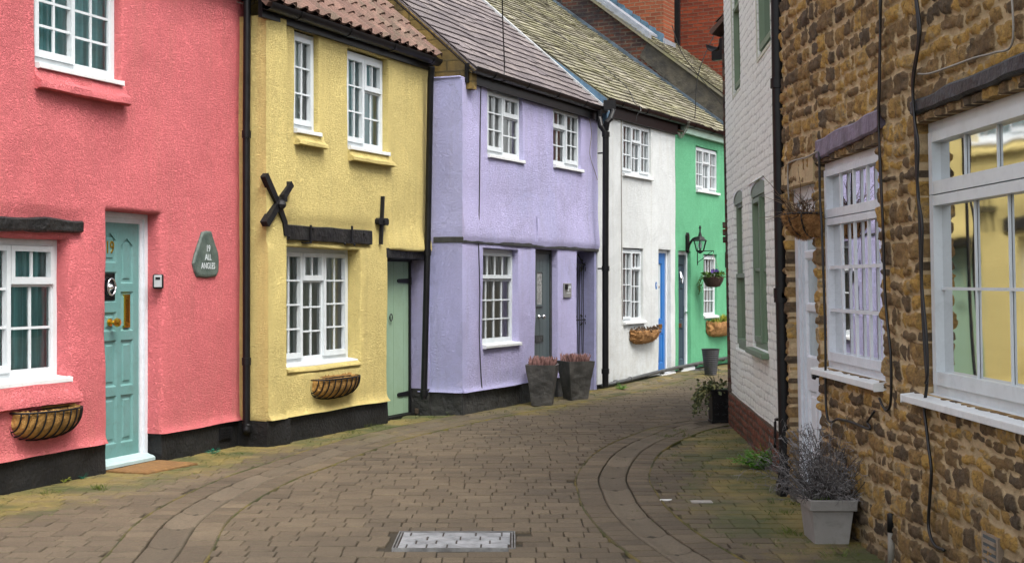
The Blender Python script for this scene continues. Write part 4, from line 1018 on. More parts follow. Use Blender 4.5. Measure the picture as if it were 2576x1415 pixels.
mb=MB(); lathe(mb,F.P(a+w*.16,1.47,-.09),[(.02,0),(.02,.02),(.03,.03),(.02,.05)],10,F.n); F.box(mb,a+w*.14,a+w*.2,1.3,1.5,-.09,-.075); mb.build('knocker',M['brass'],dr)
mb=MB(); F.box(mb,dL-.01,dR+.07,-.05,.085,-.3,.06); mb.build('doorstep',M['sill'],H,bevel=.006)
mb=MB(); s_,z_=F.at(1650,715,0); 
mb.add([F.P(s_+.035*math.cos(k*PI/10),z_+.06*math.sin(k*PI/10),oo) for oo in (0,.008) for k in range(20)],[tuple(range(20)),tuple(range(39,19,-1))]+[(k,(k+1)%20,20+(k+1)%20,20+k) for k in range(20)])
pl=mb.build('house_number',M['blue'],H); text_part('digit','9',F,s_,z_,.009,.075,M['upvc'],pl,1.0)
plinth(F,H,-.02,sB,.085,-.02,'plinth')
RW=(0.0,sEw)
tiles(F,'roof',M['mossy'],H,-.0,sB,4.19,.16,36.6,5.4,.21,.135,th=.0135,jit=.0065); back_roof(F,H,-.0,sB,4.19,.16,36.6,5.4,M['mossy']); shell(F,H,.0,sB,4.0,6.5)
gutter(F,H,.02,sB+.0,4.2,.115,fz=3.97,fo=.02)
# gable step with lead flashing against the lilac roof
t38=math.tan(R(36.6)); t41=math.tan(R(41))
Fst=Fa(F.P(.0,0,.14)[:2],(-F.n.x,-F.n.y),(-F.d.x,-F.d.y))
mb=MB(); Fst.prism(mb,[(0,3.9),(0,4.19),(4.2,4.19+4.2*t38),(4.2,3.5+4.2*t41),(.5,3.5)],-.1,.004); mb.build('step_flashing',M['leadblue'],H)
Fw2=Fa(FL.P(sE2-.01,0,.14)[:2],(-FL.n.x,-FL.n.y),(-FL.d.x,-FL.d.y))
mb=MB(); Fw2.prism(mb,[(-.02,4.01),(2.6,4.02+2.6*t41),(2.6,4.07+2.6*t41),(-.02,4.05)],-.055,.02); mb.build('verge_strip',M['strip'],H)
# pipes at the corner
Yd=19.2
downpipe(H,[pc(1524,330,Yd),pc(1523,650,Yd),pc(1523,968,Yd)],.046,[pc(1523.5,672,Yd),pc(1523,930,Yd),pc(1524,335,Yd)])
nk=[pc(1508,268,Yd+.05),pc(1507,292,Yd+.05),pc(1512,315,Yd),pc(1522,328,Yd),pc(1524,345,Yd)]
mb=MB(); tube(mb,nk,.042,12); nk2=[pc(1541,255,Yd+.1),pc(1541,280,Yd+.05),pc(1535,296,Yd),pc(1527,304,Yd-.02),pc(1524,325,Yd)]; tube(mb,nk2,.042,12)
p=pc(1533,263,Yd+.1); xbox(mb,(p[0],p[1],p[2]-.06),.17,.15,.13); mb.build('swan_neck',M['black'],H,smooth=False)
for py in (381,672,1018): mb=MB(); p=pc(1516,py,Yd); tube(mb,[(p[0]-.06,p[1]+.1,p[2]),(p[0]+.05,p[1],p[2])],.011,6); mb.build('pipe_bracket',M['black'],H)
mb=MB(); tube(mb,[F.P(.06,.05,.03),F.P(.9,.075,.05),F.P(2.0,.12,.05),F.P(sB,.15,.05),F.P(4.6,.175,.05),F.P(5.95,.19,.05)],.028,10)
for s in (.5,1.05,1.7,2.35,3.2,3.9,4.7,5.3): tube(mb,[F.P(s,.062+s*.021,.045),F.P(s+.06,.063+s*.021,.045)],.036,10)
mb.build('waste_pipe',paint('grey_waste_pipe',(.06,.065,.065),.45,.2,9),H,smooth=True)
mb=MB(); tube(mb,[F.P(*F.at(px,py,.012),.012) for px,py in ((1563,300),(1563.5,500),(1564.5,640),(1566,800))],.006,6); mb.build('cable',M['cablegrey'],H)

H=thing('cottage','green rendered cottage with black lantern and dark blue door','house',F.P(sB,0,0)); GH=H
w1=opn(F,1750,1805,(1778,478),(1778,373),dw); w2=opn(F,1770,1804,(1788,789),(1788,640),d2)
dL,dR=F.at(1707.7,CY,0)[0],F.at(1737.5,CY,0)[0]; dT=F.at(1722,628,0)[1]
wall(F,'wall',M['green'],H,sB,sEw,zb+.02,4.04,[(*w1[:2],w1[2]-.01,w1[3]+.01,dw,.008),(*w2[:2],w2[2]-.01,w2[3]+.02,d2,.008),(dL,dR,-.2,dT,.09,.01)],seed=6,amp=.008,fade=(0,1),step=.07)
window(H,F,w1,-dw-.055,L3(3,.34),'cur_net',sill=(w1[0],w1[1]+.04,.04),fr=.032,sw=.028,bar=.015)
wl=window(H,F,w2,-d2-.055,[(0,1,.66,1,4,1,'s'),(0,1,0,.65,4,3,'f')],'cur_tan',sill=(w2[0],w2[1]+.02,.03),fr=.03,sw=.03,bar=.016)
zt_=w2[2]+(w2[3]-w2[2])*.83
text_part('pane_lettering','EN',F,(w2[0]+w2[1])/2+.0,zt_+.05,-d2-.022,.13,M['iron'],wl,1.35,mirror=True)
text_part('pane_lettering','EN',F,(w2[0]+w2[1])/2+.0,zt_-.07,-d2-.022,.12,M['lead'],wl,1.35,mirror=False)
M['navy']=paint('navy_door_paint',(.022,.04,.06),.4,.1,5)
mb=MB(); rframe(F,mb,dL,dR,.12,dT,.06,-.15,-.06,.0001); mb.build('door_frame',M['timberwhite'],H)
mb=MB(); a,b=dL+.06,dR-.06; w=b-a
board(F,mb,None,a,b,.14,dT-.06,-.09,.045,[(a+w*.14,a+w*.45,.25,.78),(a+w*.55,a+w*.86,.25,.78),(a+w*.14,a+w*.45,.92,1.45),(a+w*.55,a+w*.86,.92,1.45),(a+w*.14,a+w*.86,1.55,1.85)],.02,.02)
dr=mb.build('door',M['navy'],H)
mb=MB(); F.box(mb,a+w*.3,a+w*.65,.79,.86,-.09,-.078); mb.build('letterbox',M['chrome'],dr)
mb=MB(); tube(mb,[F.P(a+w*.5,1.72,-.08),F.P(a+w*.42,1.62,-.05),F.P(a+w*.5,1.52,-.05),F.P(a+w*.58,1.62,-.05),F.P(a+w*.5,1.72,-.08)],.012,6); mb.build('knocker',M['chrome'],dr)
mb=MB(); F.box(mb,b-.05,b-.02,.95,1.15,-.09,-.075); F.box(mb,b-.045,b+.07,1.03,1.05,-.06,-.045); mb.build('door_handle',M['chrome'],dr)
mb=MB(); F.box(mb,dL-.01,dR+.08,-.05,.125,-.3,.05); mb.build('doorstep',M['sill'],H,bevel=.006)
plinth(F,H,sB,sEw,.1,-.02,'plinth')
tiles(F,'roof',M['mossy'],H,sB,sEw,4.19,.16,36.6,5.4,.21,.135,th=.0135,jit=.0065); back_roof(F,H,sB,sEw,4.19,.16,36.6,5.4,M['mossy']); shell(F,H,sB,sEw,4.0,6.5)
gutter(F,H,sB,sEw+.1,4.2,.115,fz=None)
mb=MB(); F.box(mb,sB+.25,sEw+.05,4.03,4.14,0,.07); mb.build('fascia',paint('pale_green_fascia',(.42,.6,.5),.5,.1),H)
mb=MB(); F.box(mb,sB-.02,sEw+.05,4.041,4.05,-.2,.065); mb.build('soffit',paint('brown_soffit',(.10,.05,.03),.7,.2),H)
mb=MB()
for k in range(7): tube(mb,smooth_path([F.P(sB+.12+random.uniform(-.06,.06),4.2-.05*random.random(),.19),F.P(sB+.2+random.uniform(-.12,.12),4.1+random.uniform(-.1,.05),.1),F.P(sB+.15+random.uniform(-.06,.1),3.98+random.uniform(-.05,.05),.03),F.P(sB+.1+random.uniform(-.05,.1),4.02,.02)],5),.004,5)
mb.build('cable',M['cablegrey'],H)

# ================================================================== BRICK BUILDINGS BEHIND
H=thing('brick_building','sooty brick gable behind the mossy roof with wide red chimney stack','building',F.P(sEw,0,0))
Fe=Fa(F.P(sEw+.03,0,.16)[:2],(-F.n.x,-F.n.y),(-F.d.x,-F.d.y))     # runs back from the lane, faces the camera
Yg=lambda px,py:Fe.at(px,py)
v0=Yg(1822,235); v1=Yg(1500,0); tg=(v1[1]-v0[1])/(v1[0]-v0[0]); z00=v0[1]-v0[0]*tg
mb=MB(); Fe.prism(mb,[(-.1,0),(-.1,z00-.1*tg),(5,z00+5*tg),(10,z00),(10,0)],-.3,0); mb.build('gable_wall',M['sootbrick'],H)
mb=MB(); a_=[Yg(px,py) for px,py in ((1610,140),(1825,330),(1825,240),(1628,105))]; mb2=[(p[0],p[1]) for p in a_]; Fe.prism(mb,mb2,0,.012); mb.build('render_patch',M['rendergrey'],H)
mb=MB(); zm=lambda c:4.19+c*t38+.0
Fe.prism(mb,[(-.1,zm(-.1)-.05),(5.2,zm(5.2)-.05),(5.2,zm(5.2)+.09),(-.1,zm(-.1)+.08)],.0,.03); mb.build('flashing',M['leaddark'],H)
Fr=Fa(F.P(sEw+.03,0,.16)[:2],(F.d.x,F.d.y),(F.n.x,F.n.y))
tiles(Fr,'roof',M['mossy'],H,-.06,2.6,z00-.0,.0,math.degrees(math.atan(tg)),6.0,.19,.115,th=.012,jit=.008); back_roof(Fr,H,-.06,2.6,z00,.0,math.degrees(math.atan(tg)),6.3,M['mossy'])
mb=MB(); Fe.prism(mb,[(1.75,z00+1.75*tg+.0),(5.4,z00+5.4*tg),(5.4,z00+5.4*tg+.10),(1.75,z00+1.75*tg+.10)],-.10,.05); Fe.prism(mb,[(1.75,z00+1.75*tg+.105),(5.4,z00+5.4*tg+.105),(5.4,z00+5.4*tg+.15),(1.75,z00+1.75*tg+.15)],-.4,.02); mb.build('verge_board',M['lead'],H)
mb=MB(); F.box(mb,sEw+.05,sEw+3,-.1,z00,-6,.12); mb.build('front_wall',M['redbrick'],H)
ck=Fa(F.P(sEw+1.0,0,.16)[:2],(-F.n.x,-F.n.y),(-F.d.x,-F.d.y)); c0=ck.at(1669,80)[0]
mb=MB(); zc=lambda c:z00+c*tg
ck.prism(mb,[(c0,zc(c0)-.3),(c0,10.5),(c0+3.6,10.5),(c0+3.6,zc(c0+3.6)-.3)],-.58,0); chm=mb.build('chimney',M['orangebrick'],H)
mb=MB(); c=c0-.03; 
while c<c0+3.4:
    mb_=[(c,zc(c)-.05),(c+.17,zc(c+.17)-.05),(c+.17,zc(c+.17)+.17),(c+.02,zc(c)+.22)]; ck.prism(mb,mb_,.0,.02); c+=.165
mb.build('stepped_flashing',M['leadblue'],chm)
mb=MB(); ckr=Fa(ck.P(c0,0,0)[:2],(F.d.x,F.d.y),(F.n.x,F.n.y)); ckr.prism(mb,[(-.03,zc(c0)-.2),(.6,zc(c0)-.2),(.6,zc(c0)+.1),(-.03,zc(c0)+.12)],.0,.02); mb.build('apron_flashing',M['lead'],chm)
H=thing('brick_building','tall dark red brick house rising beyond the chimney stack','building',F.P(sEw+3.2,0,0))
Fk=Fa(F.P(sEw+3.2,0,.9)[:2],(-F.n.x,-F.n.y),(-F.d.x,-F.d.y))
mb=MB(); Fk.box(mb,-4.0,7,-.1,12,-4,0); mb.build('wall',M['redbrick'],H)
mb=MB(); b0=Fk.at(1690,112); b1=Fk.at(1826,205); Fk.prism(mb,[(b1[0],b1[1]-1.2),(b1[0],b1[1]),(b0[0],b0[1]),(b0[0]+.5,b0[1]+.3),(b0[0]+.5,b0[1]-1)],0,.06); mb.build('sooty_flashing',M['rendergrey'],H)
mb=MB(); Fk.box(mb,-4.1,7.1,12,12.2,-4.1,.1); mb.build('roof',M['slate'],H)
mb=MB(); q0=Fk.at(1690,0); q1=Fk.at(1712,0); Fk.box(mb,q1[0]-.0,q1[0]+.1,q0[1]-3,q0[1]+1,0.003,.1); mb.build('downpipe',M['iron'],H)
# ================================================================== RIGHT SIDE: WHITE PAINTED BRICK HOUSE
FB.lean=.02; FS.lean=.021
M['sagewin']=paint('sage_green_joinery',(.125,.185,.115),.5,.08,6,.0015,50,grime=.08)
M['cur_sage']=curtain_mat('green_blind',(.17,.23,.15),.7,6)
M['wbrick']=stone_mat('white_painted_brick',[(0,(.84,.87,.83)),(1,(.88,.91,.87))],(.84,.87,.83),(.80,.82,.76),.6,mz=.0)
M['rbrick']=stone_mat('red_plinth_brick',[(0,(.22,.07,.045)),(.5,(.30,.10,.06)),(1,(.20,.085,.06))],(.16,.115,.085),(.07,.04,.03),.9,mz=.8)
H=thing('house','white painted brick house with sage green windows and fat black downpipe','house',FB.P(0,0,0)); F=FB; BH=H
n0,n1=-.84,4.02
dw=.045
def opr(F,xf,yf,xn,yn,zb,zt,dep):        # right-hand wall: far edge from the frame, near edge from the wall face
    return (F.at(xn,yn,0)[0],F.at(xf,yf,0)[0],zb,zt)
u1=(F.at(1861,110,0)[0],F.at(1842,110,0)[0],F.at(1846,237,0)[1],5.2)
u2=(F.at(1938,60,0)[0],F.at(1904,60,0)[0],F.at(1914,133,0)[1],5.2)
l1=(F.at(1873,680,0)[0],F.at(1848,680,0)[0],F.at(1856,873,0)[1],F.at(1860,474,0)[1])
l2=(F.at(1930,650,0)[0],F.at(1890,650,0)[0],F.at(1905,872,0)[1],F.at(1910,447,0)[1])
zpl=.345
ops=[(*w,dw) for w in (u1,u2,l1,l2)]
masonry(F,'wall',M['wbrick'],H,n0,n1,zpl,5.6,ops,.02,.0125,(.0765,),(.225,),.0035,21,mort=.007,rad=.012,warp=.008,rough=.0015,regular=True)
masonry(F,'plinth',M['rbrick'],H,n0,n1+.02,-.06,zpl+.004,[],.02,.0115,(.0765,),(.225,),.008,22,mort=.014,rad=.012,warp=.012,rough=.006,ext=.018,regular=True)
mb=MB(); F.box(mb,n1-.01,n1,-.06,5.6,-4,-.27); F.box(mb,n0-.0,n1,-.06,5.6,-4.2,-4); mb.build('rear_wall',M['redbrick'],H)
FBe=Fa(F.P(n1+.0,EYE,0)[:2],(-F.n.x,-F.n.y),(F.d.x,F.d.y))
for i,(w,lay) in enumerate(((u1,0),(u2,0),(l1,0),(l2,1))):
    L=[(0,1,.5,1,1,1,'f'),(0,1,0,.51,1,1,'s')] if not lay else [(0,.5,0,1,1,2,'f'),(.5,1,0,1,1,2,'s')]
    zt=w[3]-(.09 if i>1 else 0)
    window(H,F,(w[0]-.001,w[1]+.001,w[2],zt),-dw-.04,L,'cur_sage',mat='sagewin',fr=.05,sw=.04,bar=.03,curo=-.05)
    mb=MB()
    if i>1:
        a,b=w[0],w[1]; zs=w[3]-.10; cw=(a+b)/2; hw=(b-a)/2
        arc=[(cw+hw*math.cos(PI*k/12),zs+.10*math.sin(PI*k/12)) for k in range(13)]
        F.prism(mb,[(b+.002,zs)]+arc[:7]+[(cw,w[3]+.004),(b+.002,w[3]+.004)],-.06,-.002); F.prism(mb,[(cw,w[3]+.004)]+arc[6:]+[(a-.002,zs),(a-.002,w[3]+.004)],-.06,-.0022)
        mb.build('arch_spandrel',M['timberwhite'],H)
        mb=MB(); F.prism(mb,[(b,w[3]-.125),(b,zs)]+[(p[0],p[1]-.001) for p in arc]+[(a,zs),(a,w[3]-.125)],-.1,-.012); mb.build('arched_head',M['sagewin'],H)
    if i==3: mb=MB(); F.box(mb,w[0]-.04,w[1]+.04,w[2]-.055,w[2]-.003,-.04,.07); mb.build('sill',M['sagewin'],H,bevel=.006)
    elif i==2: mb=MB(); F.box(mb,w[0],w[1],w[2]-.03,w[2]-.001,-.05,-.004); mb.build('sill',M['sagewin'],H)
    if i<2:
        mb=MB(); F.box(mb,w[1]+.001,w[1]+.06,w[2]-.03,w[3],-.02,.004); F.box(mb,w[0],w[1]+.06,w[2]-.032,w[2]-.002,-.05,.0045); mb.build('painted_surround',paint('pale_green_surround%d'%i,(.5,.52,.43),.7,.1),H)
RB=tiles(F,'roof',M['slate'],H,n0,n1+.1,5.62,.12,42,4,.3,.2); back_roof(F,H,n0,n1+.1,5.62,.12,42,4,M['slate'])
gutter(F,H,n0,n1+.1,5.65,.10,fz=5.5)
Yd=9.82
pr=.048
downpipe(H,[pc(1955,-60,Yd),pc(1958,207,Yd),pc(1967,740,Yd),pc(1977,1170,Yd),pc(1978,1225,Yd)],pr,[pc(1958,207,Yd),pc(1966,733,Yd),pc(1967,745,Yd),pc(1977,1195,Yd)])
mb=MB(); p=pc(1978,1222,Yd); xbox(mb,(p[0],p[1]-.0,.0),.12,.13,.10,.05); lathe(mb,(p[0]-.01,p[1]-.02,.09),[(.06,0),(.062,.02),(.055,.025)],14); mb.build('gully_box',M['black'],H,bevel=.006)
for px,py in ((1958,207),(1967,742)): mb=MB(); p=pc(px,py,Yd); tube(mb,[p,(p[0]+.12,p[1]+.02,p[2])],.014,6); mb.build('pipe_bracket',M['black'],H)
mb=MB(); s_=-.42
for (za,zb_) in ((1.55,.2),): pass
Lp=[F.P(*F.at(1961,1051,.03),.03),F.P(*F.at(1951,1051,.03),.03),F.P(*F.at(1950,1058,.03),.03),F.P(*F.at(1950,1122,.045),.045)]
tube(mb,Lp,.012,8); mb.build('overflow_pipe',M['black'],H,smooth=True)
# the next brick house along, only its eaves corner shows
H=thing('brick_house','brick house just beyond the white brick corner with black gutter end','house',F.P(n1+.1,0,0))
F=fa_right(FB.P(n1+.03,EYE,.03)[:2],38); F.lean=.02; n1=0
mb=MB(); F.box(mb,0,5,-.05,4.25,-4,.0); mb.build('wall',M['sootbrick'],H)
mb=MB(); 
for k,z in enumerate((1.98,2.06,2.14)): F.box(mb,.0,.25,z,z+.068,-.1,.035)
mb.build('quoin',M['sootbrick'],H,bevel=.008)
tiles(F,'roof',M['pantile'],H,n1+.02,n1+5,4.32,.16,42,3,.2,.12); back_roof(F,H,n1+.02,n1+5,4.32,.16,42,3,M['slate'])
gz=F.at(1795,100,.14)[1]
gutter(F,H,n1+.06,n1+4,4.19,.15,r=.085,fz=4.02,fo=.04)
mb=MB(); F.prism(mb,[(n1+.05,4.0),(n1+.1,4.0),(n1+.1,4.1),(n1+.05,4.1)],.03,.16); mb.build('gutter_bracket',M['black'],H)

# ================================================================== STONE HOUSE
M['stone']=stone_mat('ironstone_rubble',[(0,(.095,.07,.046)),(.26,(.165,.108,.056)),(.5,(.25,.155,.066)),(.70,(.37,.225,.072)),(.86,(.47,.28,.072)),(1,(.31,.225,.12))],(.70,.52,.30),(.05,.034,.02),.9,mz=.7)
H=thing('house','ochre ironstone rubble house with white windows','house',FS.P(0,0,0)); F=FS; SH=H
e0,e1=-4.2,2.50
dA=.06; a1=(F.at(2221,640,0)[0],F.at(2089,640,-dA)[0],.998,2.318)
dB=.075; b1=(-2.55,F.at(2353,600,-dB)[0],.985,2.35)
dC=.05; c1=(F.at(2059,700,0)[0],F.at(2005,800,-dC)[0],-.1,2.21)
ops=[(*a1,dA),(*b1,dB),(*c1,dC)]
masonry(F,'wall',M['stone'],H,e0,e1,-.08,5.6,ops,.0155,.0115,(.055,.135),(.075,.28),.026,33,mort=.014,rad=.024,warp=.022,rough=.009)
mb=MB(); F.box(mb,e0,e1,-.08,5.6,-4.2,-4); F.box(mb,e1-.2,e1-.01,-.08,5.6,-4,-.28); mb.build('rear_wall',M['redbrick'],H)
M['slatelintel']=paint('purple_slate_lintel',(.105,.082,.125),.55,.35,7,.012,14,c2=(.2,.165,.235))
M['bluelintel']=paint('dark_blue_lintel_paint',(.008,.010,.014),.5,.4,8,.014,16,c2=(.032,.038,.046))
p0=F.at(2231,320,.0); p1=F.at(2231,268,.0); q0=F.at(2084,393,0); q1=F.at(2069,356,0)
beam(F,'stone_lintel',M['slatelintel'],H,p0[0],q1[0],p0[1],p1[1],q0[1],q1[1]+.02,-.1,.045,.012,4,.014)
p0=F.at(2576,222,0); p1=F.at(2576,160,0); q0=F.at(2316,287,0); q1=F.at(2310,252,0)
beam(F,'stone_lintel',M['bluelintel'],H,-2.9,q1[0],q0[1]+.01,q1[1]+.02,q0[1],q1[1],-.1,.048,.012,8,.012)
p0=F.at(2057,435,0); q0=F.at(1983,455,0)
beam(F,'door_lintel',paint('pale_ochre_render',(.42,.32,.18),.9,.2,6,.01,30),H,c1[0]-.03,e1-.03,c1[3]-.005,2.40,c1[3],2.36,-.1,.03,.01,5,.006)
# left sash window
WA=window(H,F,a1,-dA-.03,[(0,1,.745,1,4,1,'s'),(0,1,0,.745,4,3,'s')],'cur_lil',mat='timberwhite',camp=.25,fr=.045,sw=.042,bar=.022,curo=-.055,glass='glass',sill=(a1[0]-.02,a1[1]+.05,.07),sillth=.038)
mb=MB(); F.box(mb,a1[0]+.001,a1[1]-.001,a1[3]-.0,a1[3]+.07,-dA-.05,-dA+.02); mb.build('window_head',M['timberwhite'],H)
# big picture window
WB=window(H,F,b1,-dB-.03,[(0,1,.75,1,1,1,'s'),(0,1,0,.75,1,1,'s')],None,fr=.05,sw=.05,bar=.02,glass='glass_r',sill=(b1[0]-.05,b1[1]+.10,.085),depth=1.6,sillth=.036)
mb=MB(); o_=-dB+.012; h=b1[3]-b1[2]; L=b1[1]-b1[0]; k=b1[1]-.57
while k>b1[0]+.1:
    F.box(mb,k-.006,k+.006,b1[2]+.1,b1[2]+h*.70,o_-.01,o_); F.box(mb,k+.11-.006,k+.11+.006,b1[2]+h*.78,b1[3]-.1,o_-.01,o_); k-=.40
F.box(mb,b1[0]+.1,b1[1]-.1,b1[2]+h*.385,b1[2]+h*.385+.014,o_-.012,o_-.001); mb.build('glazing_bar',M['upvc'],WB)
# door
mb=MB(); rframe(F,mb,c1[0]+.002,c1[1]-.002,.02,c1[3]-.0,.09,-dC-.05,-dC+.005,.0001); F.box(mb,c1[1]-.13,c1[1]-.095,.02,c1[3]-.1,-dC-.07,-dC-.012); F.box(mb,c1[0]+.002,c1[1]-.002,c1[3]-.005,c1[3]+.05,-dC-.05,-dC+.03); mb.build('door_frame',M['timberwhite'],H)
mb=MB(); gl=MB(); a,b=c1[0]+.09,c1[1]-.095; zz=lambda py:EYE-(py-CY)*9.25/FOC
board(F,mb,gl,a,b,.06,c1[3]-.09,-dC-.03,.045,[(a+.07,b-.05,zz(628),2.04,'g'),(a+.07,b-.05,zz(764),zz(644),'g'),(a+.07,b-.05,zz(900),zz(780),'g'),(a+.07,(a+b)/2-.03,.25,zz(985)),((a+b)/2+.03,b-.07,.25,zz(985))])
dr=mb.build('door',M['timberwhite'],H); gl.build('door_pane',paint('pale_blue_obscure_glass',(.34,.42,.44),.15,.12,14),dr)
mb=MB(); z_=zz(938); F.box(mb,a+.055,a+.17,z_-.06,z_+.05,-dC-.032,-dC-.005); lathe(mb,F.P(a+.11,z_,-dC-.005),[(.012,0),(.012,.03),(.026,.04),(.02,.06)],10,F.n); mb.build('rim_lock',M['iron'],dr)
mb=MB(); F.box(mb,c1[0]-.01,c1[1]+.02,-.05,.06,-.4,.03); mb.build('doorstep',M['rendergrey'],H)
# cables on the stone
def cab(pts,r,o=.045,name='cable',mat='cable',n=6,H_=None):
    mb=MB(); tube(mb,smooth_path([F.P(*F.at(px,py,o),o) for px,py in pts],n),r,6); return mb.build(name,M[mat],H_ or SH,smooth=True)
cab([(2216,-20),(2213,140),(2210,277),(2214,420),(2221,563),(2226,725),(2231,795),(2241,897),(2241,1000),(2233,1028),(2222,1020),(2212,998)],.008)
cab([(2213,-20),(2214,200),(2210,300),(2216,420),(2223,600)],.006,.05)
cab([(2302,-20),(2311,92),(2296,200),(2303,330),(2306,430),(2312,520),(2316,650),(2321,780),(2328,900),(2332,958),(2325,1020),(2329,1060),(2336,1120),(2343,1180),(2339,1250),(2336,1320),(2350,1365),(2375,1380)],.0085)
cab([(2304,-20),(2315,60),(2312,110),(2297,215),(2301,300),(2310,360),(2308,480),(2320,560),(2319,700),(2330,830),(2334,930),(2328,960)],.007,.055)
cab([(2546,-10),(2546,108),(2500,130),(2451,143),(2390,165),(2339,182),(2310,183)],.005,.046,mat='cablegrey')
cab([(2059,380),(2061,400),(2063,500),(2068,590),(2076,840),(2080,1040),(2110,1050),(2140,1057),(2184,1075),(2188,1068),(2182,1058),(2190,1045),(2200,1030)],.008)
cab([(1984,500),(1982,420),(1990,404),(2030,392),(2056,378)],.006,.046,mat='cablegrey')
mb=MB(); s0_,z0_=F.at(2473,1330,.02); s1_=F.at(2514,1340,.02)[0]; zb_=.245-.0
zc_=z0_; hh=.30; 
F.box(mb,s1_,s0_,zc_-hh,zc_,-.03,.028); 
for k in range(8): F.box(mb,s1_+.02,s0_-.02,zc_-.03-k*.034-.012,zc_-.03-k*.034+.004,.0285,.034)
mb.build('air_brick',paint('buff_air_brick',(.22,.17,.12),.8,.2,9,.004,40),H)
mb=MB(); 
for k in range(8): F.box(mb,s1_+.022,s0_-.022,zc_-.03-k*.034+.005,zc_-.03-k*.034+.02,.02,.0295)
mb.build('air_brick_slots',M['dark'],H)
tiles(F,'roof',M['slate'],H,e0,e1,5.62,.12,42,4,.3,.2); back_roof(F,H,e0,e1,5.62,.12,42,4,M['slate'])

# ================================================================== THINGS
# coir wall baskets
def basket(F,px0,px1,pyt,pyb,b,label,name='wall_basket',ribs=9,mat='coir',shag=0,frame=True,group='coir baskets fixed to the house walls',soil=True):
    s0=F.at(px0,CY,0)[0]; s1=F.at(px1,CY,.0)[0]
    if s0>s1: s0,s1=s1,s0
    pm=(px0+px1)/2; zt=F.at(pm,pyt,0)[1]; zb=F.at(pm,pyb,.05)[1]; h=zt-zb; c=(s0+s1)/2; a=(s1-s0)/2
    t=thing(name,label,'wall basket',F.P(c,zt,0),group)
    def pt(u,ph,k=1.,extra=0):
        su=max(0,math.sin(u))**.55
        o=b*su*math.cos(ph)*k+.004; z=-h*(max(0,math.sin(u))**.35)*math.sin(ph)*k
        return F.P(c-a*math.cos(u)*k,zt+z,o)
    mb=MB(); nu,nv=48,12; vs=[]
    for i in range(nu+1):
        for j in range(nv+1):
            u=PI*i/nu; ph=PI/2*j/nv
            rib=1-.035*abs(math.cos(u*(ribs+1)))**4*(1 if frame else 0)
            k=.955*rib+.03*nz(i*.35,j*.5,s0)*(1+shag*1.5)
            p=Vector(pt(u,ph,k)); 
            if j==0: p.z+=.018*nz(i*.8,s0,1)+.012
            p+=Vector((nz(i*1.9,j*1.7,1),nz(i*1.9,j*1.7,5),nz(i*1.9,j*1.7,9)))*.012*(shag+.25)
            vs.append(p)
    mb.add(vs,[(i*(nv+1)+j,(i+1)*(nv+1)+j,(i+1)*(nv+1)+j+1,i*(nv+1)+j+1) for i in range(nu) for j in range(nv)])
    # back of the liner
    bz=[]; 
    for i in range(nu+1):
        u=PI*i/nu; p=Vector(F.P(c-a*math.cos(u)*.95,zt+.02+.03*abs(nz(i*.5,s0,7)),.006)); q_=Vector(pt(u,PI/2,.95)); bz+=[p,q_]
    mb.add(bz,[(2*i,2*i+2,2*i+3,2*i+1) for i in range(nu)])
    if shag:
        for k in range(420):
            u=PI*random.uniform(.03,.97); ph=random.uniform(0,PI/2); p=Vector(pt(u,ph,.97)); d=Vector((random.gauss(0,1),random.gauss(0,1),random.gauss(-.2,.8))).normalized()*random.uniform(.015,.04)*shag
            w=Vector((random.gauss(0,1),random.gauss(0,1),random.gauss(0,1))).normalized()*.0022
            mb.add([p-w,p+w,p+d],[(0,1,2)],random.random())
    mb.build('coir_liner',M[mat],t,smooth=True)
    if soil:
        sb=MB(); n=24; vs=[F.P(c,zt-.02,b*.4)]
        for i in range(n+1):
            u=PI*i/n; vs.append(F.P(c-a*.93*math.cos(u),zt-.025+.02*nz(i*.7,s0,3),.01+b*.92*max(0,math.sin(u))**.55))
        for i in range(9): vs.append(F.P(c+a*.93-a*.93*2*(i+.5)/9,zt-.015+.02*nz(i*.9,s0,4),.01))
        sb.add(vs,[(0,i+1,i+2) for i in range(n+9)]+[(0,n+10,1)])
        for k in range(60):
            x=c+random.uniform(-.85,.85)*a; oo=random.uniform(.03,b*.75); p=Vector(F.P(x,zt-.022,oo)); d=Vector((random.gauss(0,.03),random.gauss(0,.03),random.uniform(.0,.045))); w=Vector((random.gauss(0,1),random.gauss(0,1),0)).normalized()*.003
            sb.add([p-w,p+w,p+d*.6+w,p+d],[(0,1,2,3)])
        sb.build('soil',M['soil'],t)
    if frame:
        fb=MB(); rim=[pt(PI*i/40,0,1.) for i in range(41)]; tube(fb,rim,.0075,6); tube(fb,[pt(0,0),pt(PI,0)],.0065,6)
        back=[pt(PI*i/40,PI/2,1.0) for i in range(41)]; tube(fb,back,.0065,6)
        for k in range(1,ribs+1):
            u=PI*k/(ribs+1); tube(fb,[pt(u,PI/2*j/10,1.0) for j in range(11)],.0065,6)
        fb.build('frame',M['iron'],t,smooth=True)
    return t,c,a,zt,h
basket(FP,22,178,1026,1104,.21,'empty coir wall basket in black frame below the ground floor window of the pink cottage',ribs=11)
basket(FY,780,886,946,1000,.18,'empty coir wall basket in black frame below the ground floor window of the yellow cottage',ribs=11)
def leafquad(mb,p,d,up,L,w,tint):
    d=d.normalized(); s=d.cross(up); 
    if s.length<1e-4: s=Vector((1,0,0))
    s=s.normalized()*w/2; m=p+d*L*.5+up*L*.06
    mb.add([p,m+s,p+d*L,m-s],[(0,1,2,3)],tint)
def rv(): return Vector((random.gauss(0,1),random.gauss(0,1),random.gauss(0,1)))
